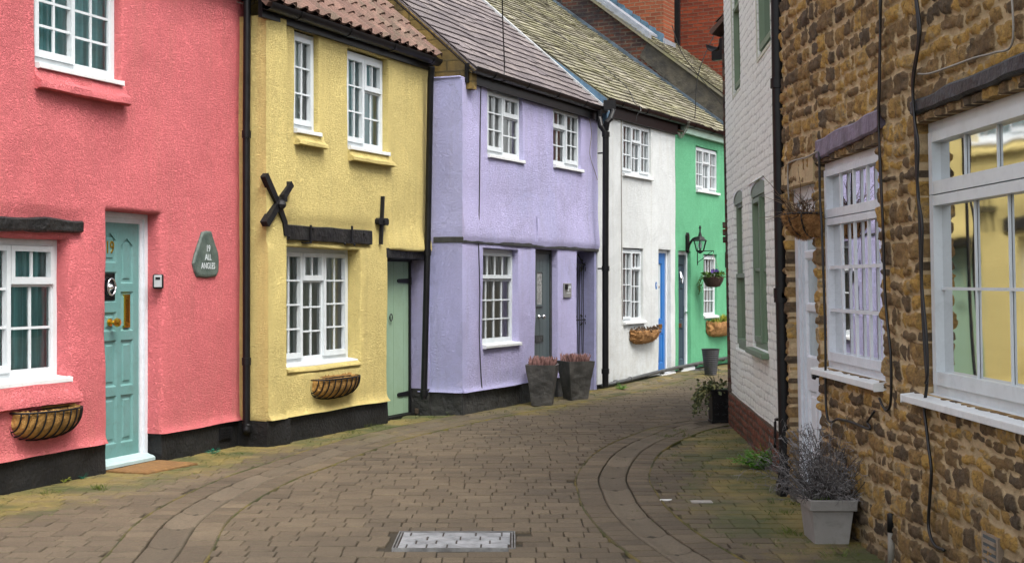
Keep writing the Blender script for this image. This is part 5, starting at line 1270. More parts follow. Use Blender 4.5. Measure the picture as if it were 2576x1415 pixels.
M['leaf']=leaf_mat('green_leaves',(.035,.085,.012),(.13,.23,.03)); M['leafy']=leaf_mat('yellow_green_leaves',(.12,.17,.02),(.42,.40,.05))
M['dead']=leaf_mat('dead_plant_stems',(.055,.035,.022),(.20,.13,.075)); M['fern']=leaf_mat('bright_weed_leaves',(.05,.16,.012),(.14,.33,.03))
M['heather']=leaf_mat('heather_spikes',(.10,.05,.045),(.44,.24,.21),.8); M['lav']=leaf_mat('grey_lavender_stems',(.04,.035,.034),(.29,.275,.275),.8)
M['ivy']=leaf_mat('variegated_ivy',(.03,.05,.018),(.34,.33,.14)); M['teal_leaf']=leaf_mat('blue_green_wrapper',(.0,.10,.06),(.01,.26,.16),.35)
M['grassb']=leaf_mat('grass_blades',(.045,.075,.012),(.14,.16,.03))
# white cottage: dried plants
t,c,a,zt,h=basket(FW,1582,1647,828,863,.17,'shaggy coir wall basket of withered plants on the white cottage',ribs=7,mat='coir2',shag=1.,frame=False)
mb=MB(); r0=random.Random(3)
for k in range(170):
    p=Vector(FW.P(c+random.uniform(-.95,.95)*a,zt-.02,random.uniform(.02,.16))); d=rv()*.6+Vector((0,0,.7)); leafquad(mb,p+Vector((0,0,random.uniform(0,.06))),d,rv(),random.uniform(.03,.07),.03,random.random())
mb.build('withered_plants',M['dead'],t)
# green cottage trough
t,c,a,zt,h=basket(FW,1774,1838,806,846,.19,'coir wall trough with yellow green foliage on the green cottage',ribs=7,mat='coir2',shag=.8,frame=False)
mb=MB()
for k in range(260):
    fx=random.uniform(-.85,.8); g_=fx>-.1
    p=Vector(FW.P(c+fx*a,zt-.02,random.uniform(.03,.16))); d=Vector((random.gauss(0,.45),random.gauss(0,.45),1)); 
    leafquad(mb,p,d,rv(),random.uniform(.06,.2 if g_ else .12),.03,min(1,max(0,(.7 if g_ else .1)+random.gauss(0,.2))))
mb.build('foliage',M['leafy'],t)
# stone house basket
def side_basket():
    F=FS; cx_=F.at(2068,545,0); c,z=cx_[0]+.1,F.at(2060,527,.1)[1]
    s0=F.at(2072,540,.0)[0]; a=.17; c=s0+a; b=.20
    t=thing('wall_basket','shaggy coir basket of dry twigs on the stone wall above the white door',"wall basket",F.P(c,z,0),'coir baskets fixed to the house walls')
    mb=MB(); nu,nv=36,12; vs=[]
    def pt(u,ph,k=1): 
        su=max(0,math.sin(u))**.6; return Vector(F.P(c-a*math.cos(u)*k*(.55+.45*math.cos(ph)),z-.15*math.sin(ph)*k,.01+b*su*k*(.35+.65*math.cos(ph))))
    for i in range(nu+1):
        for j in range(nv+1): vs.append(pt(PI*i/nu,PI/2*j/nv,.96)+Vector((nz(i*.6,j*.7,1),nz(i*.6,j*.7,4),nz(i*.6,j*.7,8)))*.025)
    mb.add(vs,[(i*(nv+1)+j,(i+1)*(nv+1)+j,(i+1)*(nv+1)+j+1,i*(nv+1)+j+1) for i in range(nu) for j in range(nv)])
    for k in range(2600):
        p=pt(PI*random.random(),PI/2*random.random()**1.3,.98); d=(p-Vector(F.P(c,z-.05,.08))).normalized()+rv()*.8; d.normalize(); w=rv().normalized()*.0016; L=random.uniform(.012,.042)
        m=p+d*L*.5+rv()*.008
        mb.add([p-w,p+w,m+w,m-w,p+d*L],[(0,1,2,3),(3,2,4)],random.random())
    mb.build('coir_liner',M['coir2'],t,smooth=True)
    fb=MB(); tube(fb,[pt(PI*i/30,0,1.02) for i in range(31)],.007,6); tube(fb,[pt(0,0,1.02),pt(PI,0,1.02)],.007,6)
    for u in (.5,1.15,1.9,2.6): tube(fb,[pt(u,PI/2*j/10,1.03) for j in range(11)],.006,6)
    tube(fb,[pt(PI*i/30,PI/2,1.0) for i in range(31)],.006,6); fb.build('frame',M['iron'],t,smooth=True)
    tw=MB()
    for k in range(70):
        p=Vector(F.P(c+random.uniform(-.8,.8)*a,z-.02,random.uniform(.03,b*.8))); d=Vector((random.gauss(-.25,.5),random.gauss(.1,.5),random.uniform(.3,1.2))); P=[p]
        for q_ in range(4): P.append(P[-1]+d*random.uniform(.02,.05)); d=d+rv()*.4
        tube(tw,P,[.0035,.003,.0025,.002,.001],4,random.random(),False)
    for k in range(60):
        p=Vector(F.P(c+random.uniform(-1,1)*a,z+random.uniform(0,.1),random.uniform(.02,b))); leafquad(tw,p,rv(),rv(),.03,.012,random.random())
    tw.build('twigs',M['dead'],t)
side_basket()
# slate plaque
F=FP; s,z=F.at(519,636,0); pk=lambda px,py:F.at(px,py,.02)
t=thing('house_sign','pear shaped green slate sign on the pink wall','sign',F.P(s,z,0))
out=[pk(*p) for p in ((510,581),(520,578),(531,580),(534,590),(541,612),(548,632),(550,655),(549,680),(543,692),(520,694),(497,692),(490,680),(487,658),(491,640),(500,612),(507,590))]
mb=MB(); n=len(out); cs=sum(p[0] for p in out)/n; cz=sum(p[1] for p in out)/n
rings=[(1.0,-.01),(1.02,.012),(.97,.026),(.90,.030)]; vs=[]
for k,o in rings:
    for i,p in enumerate(out): jj=.006*nz(i*1.3,k*9); vs.append(F.P(cs+(p[0]-cs)*k+jj,cz+(p[1]-cz)*k+jj,o))
fs=[(r*n+i,r*n+(i+1)%n,(r+1)*n+(i+1)%n,(r+1)*n+i) for r in range(3) for i in range(n)]+[tuple(3*n+i for i in range(n))]
mb.add(vs,fs); pl=mb.build('slate',paint('green_slate',(.055,.085,.075),.6,.3,9,.008,25,c2=(.11,.14,.12)),t)
for tx,py,sz in (('19',622,.085),('ALL',644,.078),('ANGLES',666,.078)):
    s_,z_=F.at(524,py,.031); text_part('lettering',tx,F,s_,z_,.0312,sz,M['upvc'],t,.8 if tx!='ANGLES' else .78,ext=.001)
# key safe on the door reveal
Fk_=Fa(FP.P(F.at(404,CY,0)[0]-.008,0,-.05)[:2],(-FP.n.x,-FP.n.y),(-FP.d.x,-FP.d.y))
dR_=F.at(404,CY,0)[0]; s,z=dR_+.01,F.at(384,704,0)[1]
Fk_=Fa(FP.P(dR_-.0,0,-.022)[:2],(FP.d.x*.5-FP.n.x*.86,FP.d.y*.5-FP.n.y*.86),(-FP.d.x*.86-FP.n.x*-.5,-FP.d.y*.86-FP.n.y*-.5))
Fk_.d=Vector((Fk_.n.y*-1,Fk_.n.x,0)); 
t=thing('key_safe','small black and grey key safe on the edge of the pink door recess','key safe',Fk_.P(0,z,0))
mb=MB(); Fk_.box(mb,-.045,.045,z-.065,z+.062,.0,.05); mb.build('body',M['black'],t,bevel=.014)
mb=MB(); Fk_.box(mb,-.033,.033,z-.052,z+.052,.05,.06); mb.build('cover',paint('grey_cover',(.33,.35,.36),.45,.08),t,bevel=.009)
mb=MB(); Fk_.box(mb,-.02,.02,z+.012,z+.036,.06,.062); mb.build('dial_window',M['black'],t,bevel=.004)
# doormat
t0=gpt(300,1178); mb=MB(); n=18
c0,c1_,c2_,c3=[Vector((*gpt(px,py),0)) for px,py in ((263,1184),(372,1190),(497,1165),(400,1156))]
vs=[];
for i in range(n+1):
    for j in range(9):
        f,g_=i/n,j/8; p=(c0.lerp(c1_,g_)).lerp(c3.lerp(c2_,g_),f); e=min(f,1-f,g_,1-g_); p.z=.012+.012*min(1,e*12)+.004*nz(p.x*6,p.y*6)+.002*random.random(); vs.append(p)
fs=[(i*9+j,(i+1)*9+j,(i+1)*9+j+1,i*9+j+1) for i in range(n) for j in range(8)]
bd=[j for j in range(9)]+[i*9+8 for i in range(1,n+1)]+[n*9+j for j in range(7,-1,-1)]+[i*9 for i in range(n-1,0,-1)]
b0=len(vs); vs+=[Vector((vs[k].x,vs[k].y,.001)) for k in bd]; m=len(bd); fs+=[(bd[k],bd[(k+1)%m],b0+(k+1)%m,b0+k) for k in range(m)]
mb.add(vs,fs); o=mb.build('doormat',M['mat'],loc=tuple(c0.lerp(c2_,.5))); tag(o,'brown coir doormat lying on the setts before the teal door','doormat')
# meter plaque
F=FL; a,b,c,d=F.rect(1419,709,745,1437,709,745,.01); t=thing('wall_plaque','small grey metal plaque with white arrow beside the dark door','plaque',F.P((a+b)/2,(c+d)/2,0))
mb=MB(); F.box(mb,a,b,c,d,-.01,.015); mb.build('plate',paint('grey_metal_plate',(.2,.2,.195),.45,.1,9),t,bevel=.004)
w=b-a; h=d-c; mb=MB(); F.box(mb,a+w*.08,a+w*.36,c+h*.58,d-h*.06,.015,.035); mb.build('keypad',M['black'],t,bevel=.003)
mb=MB(); F.prism(mb,[(a+w*.5,c+h*.45),(a+w*.6,c+h*.45),(a+w*.6,c+h*.68),(a+w*.76,c+h*.68),(a+w*.76,c+h*.60),(a+w*.93,c+h*.74),(a+w*.76,c+h*.88),(a+w*.76,c+h*.78),(a+w*.5,c+h*.78)],.0152,.017); F.box(mb,a+w*.3,a+w*.85,c+h*.30,c+h*.34,.0152,.017); mb.build('arrow',M['upvc'],t)
# iron gate
H=thing('iron_gate','black wrought iron scroll gate across the alley in the lilac cottage','gate',F.P(gL,0,-.12)); og=-.16
s0=F.at(1453,CY,og)[0]-.22; s1=F.at(1497,CY,og)[0]; z0=.09; z1=F.at(1475,663,og)[1]; zm=F.at(1475,800,og)[1]
fr=MB()
for s in (s0,s1): F.box(fr,s-.012,s+.012,z0,z1,og-.012,og+.012)
for z in (z0,z1,zm): F.box(fr,s0+.012,s1-.012,z-.009,z+.009,og-.008,og+.008)
fr.build('frame',M['iron'],H)
br=MB(); w=s1-s0; nb=12
for k in range(1,nb):
    sa=s0+w*k/nb; P_=[F.P(sa,z0,og),F.P(sa+(.018 if k%2 else -.018),(z0+zm)/2,og),F.P(sa,zm,og),F.P(sa+(.014 if k%2 else -.014),(zm+z1)/2,og),F.P(sa,z1,og)]; tube(br,P_,.0055,5)
br.build('bars',M['iron'],H)
def scroll(s,z,r,sx,sz):
    pts=[]; sc=MB()
    for k in range(20): ang=k/19*1.6*PI; rr=r*(1-.55*k/19); pts.append(F.P(s+sx*(r-rr*math.cos(ang))-sx*r*.2,z+sz*rr*math.sin(ang),og+.004))
    tube(sc,pts,.0055,5); sc.build('scroll',M['iron'],H)
for k in range(4):
    sc_=s0+w*(k+.5)/4
    for sx in (1,-1):
        for sz in (1,-1): scroll(sc_,zm+sz*.045,.035,sx,sz)
        scroll(sc_,z1-.06,.04,sx,1); scroll(sc_,z1-.06,.04,sx,-1)
    if k%2==0:
        sc=MB(); tube(sc,[F.P(sc_-.1,z1,og),F.P(sc_+.12,z1+.15,og),F.P(sc_+.34,z1,og)],.007,5); sc.build('cresting',M['iron'],H)
        for sx in (1,-1): scroll(sc_+.12+sx*.12,z1+.05,.03,sx,1)
mb=MB()
for py in (693,940): z=F.at(1498,py,og)[1]; lathe(mb,F.P(s1+.02,z-.05,og),[(.016,0),(.016,.1)],8); F.box(mb,s1+.0,s1+.06,z-.02,z+.02,og-.008,og+.008)
mb.build('hinge',M['iron'],H)
# two planters with heather
M['pot']=paint('grey_slate_planter',(.05,.05,.045),.65,.4,5,.014,14,c2=(.105,.10,.09))
def pot(px,py,hpx,wt,wb,rot,label):
    x,y=gpt(px,py); y+=wb/2*.9; Y=y-.1; hgt=hpx/FOC*Y
    t=thing('heather_planter',label,'planter',(x,y,0),'square planters of heather')
    mb=MB(); n=10; ca,sa=math.cos(rot),math.sin(rot); vs=[]; lev=12
    for l in range(lev+1):
        f=l/lev; w=wb+(wt-wb)*f**1.1; ring=[]
        for e,(ax,ay) in enumerate(((-1,-1),(1,-1),(1,1),(-1,1))):
            bx,by=((1,-1),(1,1),(-1,1),(-1,-1))[e]
            for k in range(n):
                g=k/n; u,v=ax+(bx-ax)*g,ay+(by-ay)*g; sh=.985 if k in(0,) else 1
                j=.007*nz(u*2+px,v*2,f*5)
                xx,yy=(u*w/2+u*j)*sh,(v*w/2+v*j)*sh; vs.append((x+xx*ca-yy*sa,y+xx*sa+yy*ca,hgt*f))
    m=4*n; fs=[(l*m+k,l*m+(k+1)%m,(l+1)*m+(k+1)%m,(l+1)*m+k) for l in range(lev) for k in range(m)]
    b0=len(vs); vs+=[((v[0]-x)*.86+x,(v[1]-y)*.86+y,v[2]) for v in vs[lev*m:lev*m+m]]; fs+=[(lev*m+k,lev*m+(k+1)%m,b0+(k+1)%m,b0+k) for k in range(m)]
    b1_=len(vs); vs+=[(v[0],v[1],v[2]-.05) for v in vs[b0:b0+m]]; fs+=[(b0+k,b0+(k+1)%m,b1_+(k+1)%m,b1_+k) for k in range(m)]+[tuple(range(b1_,b1_+m))]
    mb.add(vs,fs); mb.build('pot',M['pot'],t)
    hb=MB(); 
    for k in range(230):
        u,v=random.uniform(-.4,.4)*wt,random.uniform(-.4,.4)*wt; p=Vector((x+u*ca-v*sa,y+u*sa+v*ca,hgt-.03)); d=Vector((random.gauss(u*1.0,.14),random.gauss(v*1.0,.14),1)).normalized()
        L=random.uniform(.055,.14); tn=random.random(); tube(hb,[p,p+d*L*.5,p+d*L*.85,p+d*L],[.006,.0085,.006,.001],5,[tn*.5]*5+[tn]*5+[tn]*5+[min(1,tn+.3)]*5,False)
    hb.build('heather',M['heather'],t)
    return t
pot(1365,1017,103,.40,.25,-.12,'grey square planter of pink heather before the dark door, larger in view of the pair')
pot(1449,1002,97,.385,.25,.42,'grey square planter of pink heather turned cornerwise before the iron gate')
# lantern
F=FW; s,z=F.at(1727,607,0); Lz=lambda py:F.at(1743,py,.24)[1]
t=thing('wall_lantern','black hexagonal wall lantern on a curved arm above the dark blue door','lantern',F.P(s,z,0))
mb=MB(); F.prism(mb,[(s-.045,z-.13),(s,z-.17),(s+.045,z-.13),(s+.05,z+.12),(s,z+.17),(s-.05,z+.12)],0,.035); mb.build('back_plate',M['iron'],t,bevel=.006)
zc_=Lz(593); oc=.24; mb=MB(); tube(mb,smooth_path([F.P(s,z-.10,.03),F.P(s,z-.02,.06),F.P(s,zc_-.02,.12),F.P(s,zc_+.0,.19),F.P(s,zc_,oc)],5),[.02]*21,8); mb.build('arm',M['iron'],t,smooth=True)
zr=Lz(601); zb_=Lz(628); mb=MB(); cc=F.P(s,0,oc)
lathe(mb,(cc[0],cc[1],0),[(.02,zr+.14),(.035,zr+.08),(.075,zr+.06),(.09,zr+.03),(.135,zr+.004),(.135,zr-.004),(.12,zr-.004)],6,rot=.3)
lathe(mb,(cc[0],cc[1],0),[(.014,zr+.14),(.014,zr+.2),(.026,zr+.215),(.014,zr+.235),(.022,zr+.245),(.003,zr+.255)],8); mb.build('cap',M['iron'],t)
mb=MB(); 
for k in range(6):
    an=.3+k*PI/3; tube(mb,[(cc[0]+.112*math.cos(an),cc[1]+.112*math.sin(an),zr-.004),(cc[0]+.066*math.cos(an),cc[1]+.066*math.sin(an),zb_+.01)],.008,5)
lathe(mb,(cc[0],cc[1],0),[(.004,zb_-.04),(.03,zb_-.025),(.07,zb_+.0),(.07,zb_+.016),(.06,zb_+.016)],6,rot=.3); mb.build('cage',M['iron'],t)
mb=MB(); lathe(mb,(cc[0],cc[1],0),[(.10,zr-.006),(.058,zb_+.02)],6,rot=.3); mb.build('lantern_glass',M['glass'],t)
mb=MB(); lathe(mb,(cc[0],cc[1],0),[(.012,zr-.01),(.018,zr-.03),(.032,zr-.07),(.03,zr-.1),(.008,zr-.125)],12); mb.build('bulb',M['upvc'],t,smooth=True)
# brackets and hanging basket
def bracket(s,z,out,label):
    t=MB(); tube(t,[F.P(s,z-.24,.01),F.P(s,z+.04,.01)],.008,5); tube(t,[F.P(s,z,.01),F.P(s,z,out)],.008,5); tube(t,[F.P(s,z-.2,.01),F.P(s,z-.01,out-.03)],.006,5); tube(t,[F.P(s,z,out),F.P(s,z-.04,out)],.006,5)
    o=t.build('basket_bracket',M['iron'],loc=F.P(s,z,0)); return tag(o,label,'bracket','iron basket brackets on the green cottage')
sb=F.at(1754.5,640,.01)[0]; zb2=F.at(1754,628,.01)[1]; bo=.30
bracket(sb,zb2,bo,'black iron bracket holding the hanging basket on the green cottage')
sb2=F.at(1825,640,.01)[0]; bracket(sb2,F.at(1823,636,.01)[1],.12,'bare black iron bracket on the green wall at the edge of the white brick house')
hc=Vector(F.P(sb,0,bo-.005)); 
# the basket hangs lower, on chains
zt=F.at(1796,693,.3)[1]; R_=.17; zl=.175
t=thing('hanging_basket','dark wicker hanging basket with purple pansy and trailing leaves','hanging basket',(hc.x,hc.y,zt))
mb=MB(); prof=[(R_,.0),(R_*.98,-.03),(R_*.9,-.08),(R_*.74,-.13),(R_*.52,-.165),(R_*.3,-.175)]; lathe(mb,(hc.x,hc.y,zt),prof,28)
for k in range(9):
    zz_=-.012-k*.018; f=min(1,-zz_/.175); rr=R_*(1-.45*f**1.8)+.003; tube(mb,[(hc.x+rr*math.cos(w_*PI/14),hc.y+rr*math.sin(w_*PI/14),zt+zz_+.004*math.sin(w_*3)) for w_ in range(29)],.008,5,k/9)
mb.build('wicker_bowl',paint('dark_wicker',(.055,.028,.02),.8,.4,30,.006,60),t)
mb=MB()
for k in range(3): an=.5+k*2*PI/3; tube(mb,[(hc.x+R_*math.cos(an),hc.y+R_*math.sin(an),zt),(hc.x,hc.y,zb2-.05)],.0035,4)
mb.build('chain',M['cablegrey'],t)
mb=MB()
for k in range(260):
    an=random.random()*2*PI; r_=R_*math.sqrt(random.random())*1.05; p=Vector((hc.x+r_*math.cos(an),hc.y+r_*math.sin(an),zt+random.uniform(-.01,.07))); leafquad(mb,p,Vector((math.cos(an),math.sin(an),random.uniform(-.3,.9)))+rv()*.3,Vector((0,0,1))+rv()*.4,random.uniform(.04,.08),random.uniform(.025,.045),random.random())
for k in range(7):
    an=PI+random.uniform(-.9,.5); p=Vector((hc.x+R_*math.cos(an),hc.y+R_*math.sin(an),zt)); d=Vector((math.cos(an)*.8,math.sin(an)*.8,.2))
    for q_ in range(random.randint(5,11)):
        p=p+d*.03; d=(d*.7+Vector((random.gauss(0,.15),random.gauss(0,.15),-.5))).normalized(); leafquad(mb,p,d+rv()*.6,rv(),.035,.025,random.random()*.6); 
mb.build('foliage',M['leaf'],t)
mb=MB()
for fx in ((-.01,-.05),(.04,-.06)):
    c_=Vector((hc.x+fx[0],hc.y+fx[1],zt+.095))
    for k in range(5): an=k*2*PI/5; u=Vector((math.cos(an),-.45,math.sin(an))); mb.add([c_,c_+u*.035+Vector((math.sin(an),0,-math.cos(an)))*.022,c_+u*.045,c_+u*.035-Vector((math.sin(an),0,-math.cos(an)))*.022],[(0,1,2,3)],.5)
mb.build('pansy',paint('purple_petals',(.07,.012,.22),.6,.3,20),t)
# ribbed pot
x,y=gpt(1790,941,.05); y+=.11; t=thing('ribbed_pot','tall dark ribbed pot standing below the trough on the green cottage','pot',(x,y,.05)); prof=[]
hh=.425; n=14
for k in range(n+1):
    f=k/n; r=.092+.05*f; prof+= [(r,f*hh),(r+.006,f*hh+hh/n*.55)] if k<n else [(r+.008,hh),(r-.012,hh),(r-.014,hh-.06)]
mb=MB(); lathe(mb,(x,y,.05),prof,28); mb.build('pot',paint('charcoal_pot',(.035,.036,.04),.55,.25,7),t)
mb=MB(); lathe(mb,(x,y,.05+hh-.06),[(.13,0),(.12,.008),(.0,.012)],20); mb.build('soil',M['soil'],t)
c_=gpt(1752,929,.05); mb=MB(); xbox(mb,(c_[0]+.08,c_[1]+.05,.055),.62,.32,.018,-1.08+PI/2); o=mb.build('doormat',paint('dark_rubber_mat',(.03,.03,.032),.8,.3,30,.004,80),loc=(c_[0],c_[1],.055),bevel=.006); tag(o,'dark rubber mat on the ground before the green cottage','doormat')
# black pot with ivy
x,y=2.325,14.95; hgt=.345; t=thing('ivy_pot','black embossed square pot with variegated ivy trailing at the white brick corner','pot',(x-.02,y,0))
x-=.02; mb=MB(); xbox(mb,(x,y,0),.235,.235,hgt,.06,taper=.93); xbox(mb,(x,y,hgt),.255,.255,.025,.06); xbox(mb,(x,y,0.0),.232,.232,.03,.06)
for k in range(26):
    px_=x+random.uniform(-.09,.09); pz=random.uniform(.06,hgt-.03); an=random.random()*PI; tube(mb,[(px_-.018*math.cos(an),y-.116,pz-.018*math.sin(an)),(px_,y-.122,pz),(px_+.018*math.cos(an+.6),y-.116,pz+.018*math.sin(an+.6))],.006,5)
mb.build('pot',M['black'],t,bevel=.004)
mb=MB()
for k in range(150):
    p=Vector((x+random.gauss(-.06,.09),y+random.gauss(-.02,.08),hgt+random.uniform(0,.11))); leafquad(mb,p,rv()+Vector((-.4,-.3,.2)),Vector((0,0,1))+rv()*.5,random.uniform(.03,.06),random.uniform(.03,.05),random.random())
for k in range(26):
    an=PI+random.uniform(-.5,.9); p=Vector((x-.08+random.gauss(0,.04),y-.05+random.gauss(0,.06),hgt+.05)); d=Vector((math.cos(an),math.sin(an)*.6,.15)); L=random.randint(5,13)
    P=[p.copy()]
    for q_ in range(L):
        p=p+d*.032; d=(d*.75+Vector((random.gauss(-.08,.15),random.gauss(-.05,.15),-.33))).normalized(); P.append(p.copy()); 
        if p.z<.03: break
        for _ in range(2): leafquad(mb,p+rv()*.006,d+rv()*.9,rv(),random.uniform(.028,.045),random.uniform(.02,.035),random.random()*(1 if q_<7 else .45))
    tube(mb,P,.0022,4,.1,False)
for k in range(9):
    p=Vector((x+random.gauss(-.03,.05),y,hgt+.05)); d=Vector((random.gauss(-.35,.3),random.gauss(0,.2),1)).normalized(); tube(mb,[p,p+d*.1,p+d*.2+Vector((random.gauss(0,.03),0,0)),p+d*.27+Vector((random.gauss(-.03,.05),0,0))],.002,4,.05,False)
mb.build('ivy',M['ivy'],t)
# grey plastic planter with dead lavender
t=thing('lavender_planter','grey square plastic planter of dried grey lavender against the stone house','planter',(1.9,8.15,0))
mb=MB(); cx_,cy_=1.895,8.15; wx,wy=.25,.36; h0=.20; rot=-.03
def rect4(wx,wy,z): return [(cx_-wx/2,cy_-wy/2,z),(cx_+wx/2,cy_-wy/2,z),(cx_+wx/2,cy_+wy/2,z),(cx_-wx/2,cy_+wy/2,z)]
lv=[rect4(wx*.80,wy*.84,0),rect4(wx*.97,wy*.97,h0),rect4(wx*1.10,wy*1.08,h0+.002),rect4(wx*1.13,wy*1.11,h0+.062),rect4(wx*1.10,wy*1.09,h0+.068),rect4(wx*1.02,wy*1.02,h0+.066),rect4(wx*.98,wy*.98,h0+.02)]
vs=[p for l in lv for p in l]; mb.add(vs,[(l*4+e,l*4+(e+1)%4,l*4+4+(e+1)%4,l*4+4+e) for l in range(len(lv)-1) for e in range(4)])
mb.build('pot',paint('grey_plastic_planter',(.235,.225,.21),.6,.16,4,.003,30,grime=.35),t,bevel=.005)
mb=MB(); mb.add(rect4(wx*.99,wy*.99,h0+.035),[(0,1,2,3)]); mb.build('soil',M['soil'],t)
mb=MB()
def ribbon(P,w,tn):
    b=[]
    for i,p in enumerate(P):
        d=(P[min(i+1,len(P)-1)]-P[max(i-1,0)]); s=d.cross(Vector((.3,-1,.2))); s=(s.normalized() if s.length>1e-6 else Vector((1,0,0)))*w*(1-.7*i/len(P)); b+=[p-s,p+s]
    mb.add(b,[(2*i,2*i+1,2*i+3,2*i+2) for i in range(len(P)-1)],tn)
for k in range(240):
    p=Vector((cx_+random.uniform(-.11,.11),cy_+random.uniform(-.16,.16),h0+.03)); up=random.random()
    d=Vector((random.gauss(-.12,.5),random.gauss(.0,.5),random.uniform(.25,1.2))).normalized(); L=random.uniform(.20,.52)*(1 if d.z>.4 else .7); n=8; P=[p]; tn=random.random()**1.3
    droop=random.uniform(.0,.22)
    for i in range(n): P.append(P[-1]+d*L/n); d=(d+rv()*.10+Vector((0,0,-droop*.28))).normalized()
    ribbon(P,.0026,tn*.6)
    for i in range(2,n+1):
        for q_ in range(random.choice((1,2,3))):
            e=(d*.35+rv()).normalized(); a_=P[i]; l=random.uniform(.018,.05); m_=a_+e*l*.6+rv()*.004
            ribbon([a_,m_,a_+e*l+Vector((0,0,-.008))],.0019,min(1,tn+random.uniform(-.2,.35)))
for k in range(24):
    p=Vector((cx_+random.uniform(-.1,.06),cy_+random.uniform(-.12,.12),h0+.2)); d=Vector((random.gauss(-.45,.3),random.gauss(.1,.3),1.1)).normalized(); P=[p]
    for i in range(7): P.append(P[-1]+d*random.uniform(.03,.05)); d=(d+rv()*.06).normalized()
    ribbon(P,.0022,.5); 
    for q_ in range(5): e=(d+rv()*.7).normalized(); ribbon([P[-1]-d*.012*q_,P[-1]-d*.012*q_+e*.02],.003,.8)
mb.build('lavender',M['lav'],t)
mb=MB()
for k in range(80):
    p=Vector((cx_+random.uniform(-.12,.0),cy_+random.uniform(-.17,.17),h0+.05)); leafquad(mb,p,Vector((random.gauss(-.2,.4),random.gauss(0,.4),.9)),rv(),random.uniform(.02,.05),.006,random.random()*.3)
mb.build('moss',M['grassb'],t)
# stand pipe and elbow at the stone wall foot
x,y=gpt(2243,1418); x=FS.P((y-7.43),0,.04)[0]; y_=7.40; x=(2243-CX)/FOC*y_
t=thing('standpipe','short grey pipe with dark cap standing at the foot of the stone wall','pipe',(x,y_,0))
z1=EYE-(1320-CY)/FOC*y_; z2=EYE-(1287-CY)/FOC*y_
mb=MB(); tube(mb,[(x,y_,-.02),(x-.001,y_,z1)],.021,14); mb.build('pipe',paint('grey_clay_pipe',(.2,.185,.155),.7,.2,9,.003,50),t,smooth=True)
mb=MB(); tube(mb,[(x,y_,z1-.03),(x,y_,z2-.006),(x,y_,z2)],[.025,.025,.022],14); mb.build('cap',M['black'],t,smooth=True)
y_=7.45; x=(2312-CX)/FOC*y_; mb=MB(); tube(mb,smooth_path([(x+.06,y_+.1,.05),(x+.02,y_,.045),(x-.015,y_-.02,.03),(x-.025,y_-.025,-.02)],5),.03,12); o=mb.build('pipe_elbow',paint('grey_plastic_elbow',(.17,.175,.175),.5,.1),loc=(x,y_,0),smooth=True); tag(o,'grey plastic pipe elbow coming out of the stone wall at ground level','pipe')
# loose bricks by the lilac plinth
x,y=gpt(1070,1037); mb=MB(); xbox(mb,(x,y+.02,0),.26,.12,.07,.1); o=mb.build('loose_brick',M['rbrick'],loc=(x,y,0),bevel=.012); tag(o,'loose brown brick lying at the foot of the lilac cottage downpipe','brick')
mb=MB(); x2,y2=gpt(1043,1034); n=10; lathe(mb,(x2,y2+.03,0),[(.07,0),(.075,.04),(.05,.08),(.02,.1)],7); o=mb.build('loose_stone',M['plinth_grey'],loc=(x2,y2,0)); tag(o,'dark stone lying between the green alley door and the lilac corner','stone')
# weeds
def weed(px,py,h,n,label,mat='fern',spread=1.,leafw=.35,back=.0,z=0):
    x,y=gpt(px,py,z); y+=back; mb=MB()
    for k in range(n):
        an=random.random()*2*PI; d=Vector((math.cos(an)*spread,math.sin(an)*spread,random.uniform(.5,1.5))).normalized(); p=Vector((x+random.gauss(0,h*.1),y+random.gauss(0,h*.1),z)); L=h*random.uniform(.5,1.05); tn=random.random(); m=5; P=[p]
        for i in range(m): P.append(P[-1]+d*L/m); d=(d+Vector((0,0,-.13))+rv()*.1).normalized()
        for i in range(1,m+1):
            w=L*leafw*.5*(1-abs(i/m-.55))
            for s_ in (1,-1):
                e=(d*.6+d.cross(Vector((0,0,1)))*s_+rv()*.25); leafquad(mb,P[i],e,Vector((0,0,1)),w*1.6,w*.7,min(1,max(0,tn+random.gauss(0,.15))))
        tube(mb,P,h*.012,4,tn,False)
    tube(mb,[(x-h*.22,y,z+.004),(x,y+.003,z+.006),(x+h*.22,y,z+.004)],h*.06,6,.1)
    o=mb.build('weed',M[mat],loc=(x,y,z)); tag(o,label,'weed'); return o
weed(1563,976,.13,26,'bright green weed growing at the foot of the black downpipe on the white cottage',back=.0)
weed(1915,1178,.23,60,'large bright green weed at the foot of the red brick plinth',back=.1)
weed(1945,1165,.22,16,'tall pale weed growing up the brick plinth close to the black downpipe','leafy',.35,.25,.25)
weed(158,1209,.085,16,'small yellow green weed at the left end of the black plinth','leafy')
weed(537,1137,.075,20,'crumpled green weed by the air brick of the pink cottage','teal_leaf')
weed(208,1200,.06,14,'crumpled blue green weed against the black plinth below the coir basket','teal_leaf')
weed(451,1147,.035,8,'tiny blue green weed at the corner of the pink door recess','teal_leaf')
weed(1132,1040,.07,12,'low dark weed at the foot of the lilac corner','leaf')
weed(1215,1030,.06,12,'low green weed below the lilac ground floor window','leaf')
weed(1983,1240,.10,22,'dark green weed growing out of the gully box','leaf',back=-.06)
weed(1965,1048+0,.06,8,'small green weed on the brick plinth edge by the overflow pipe','leaf',back=-4.5) if False else None
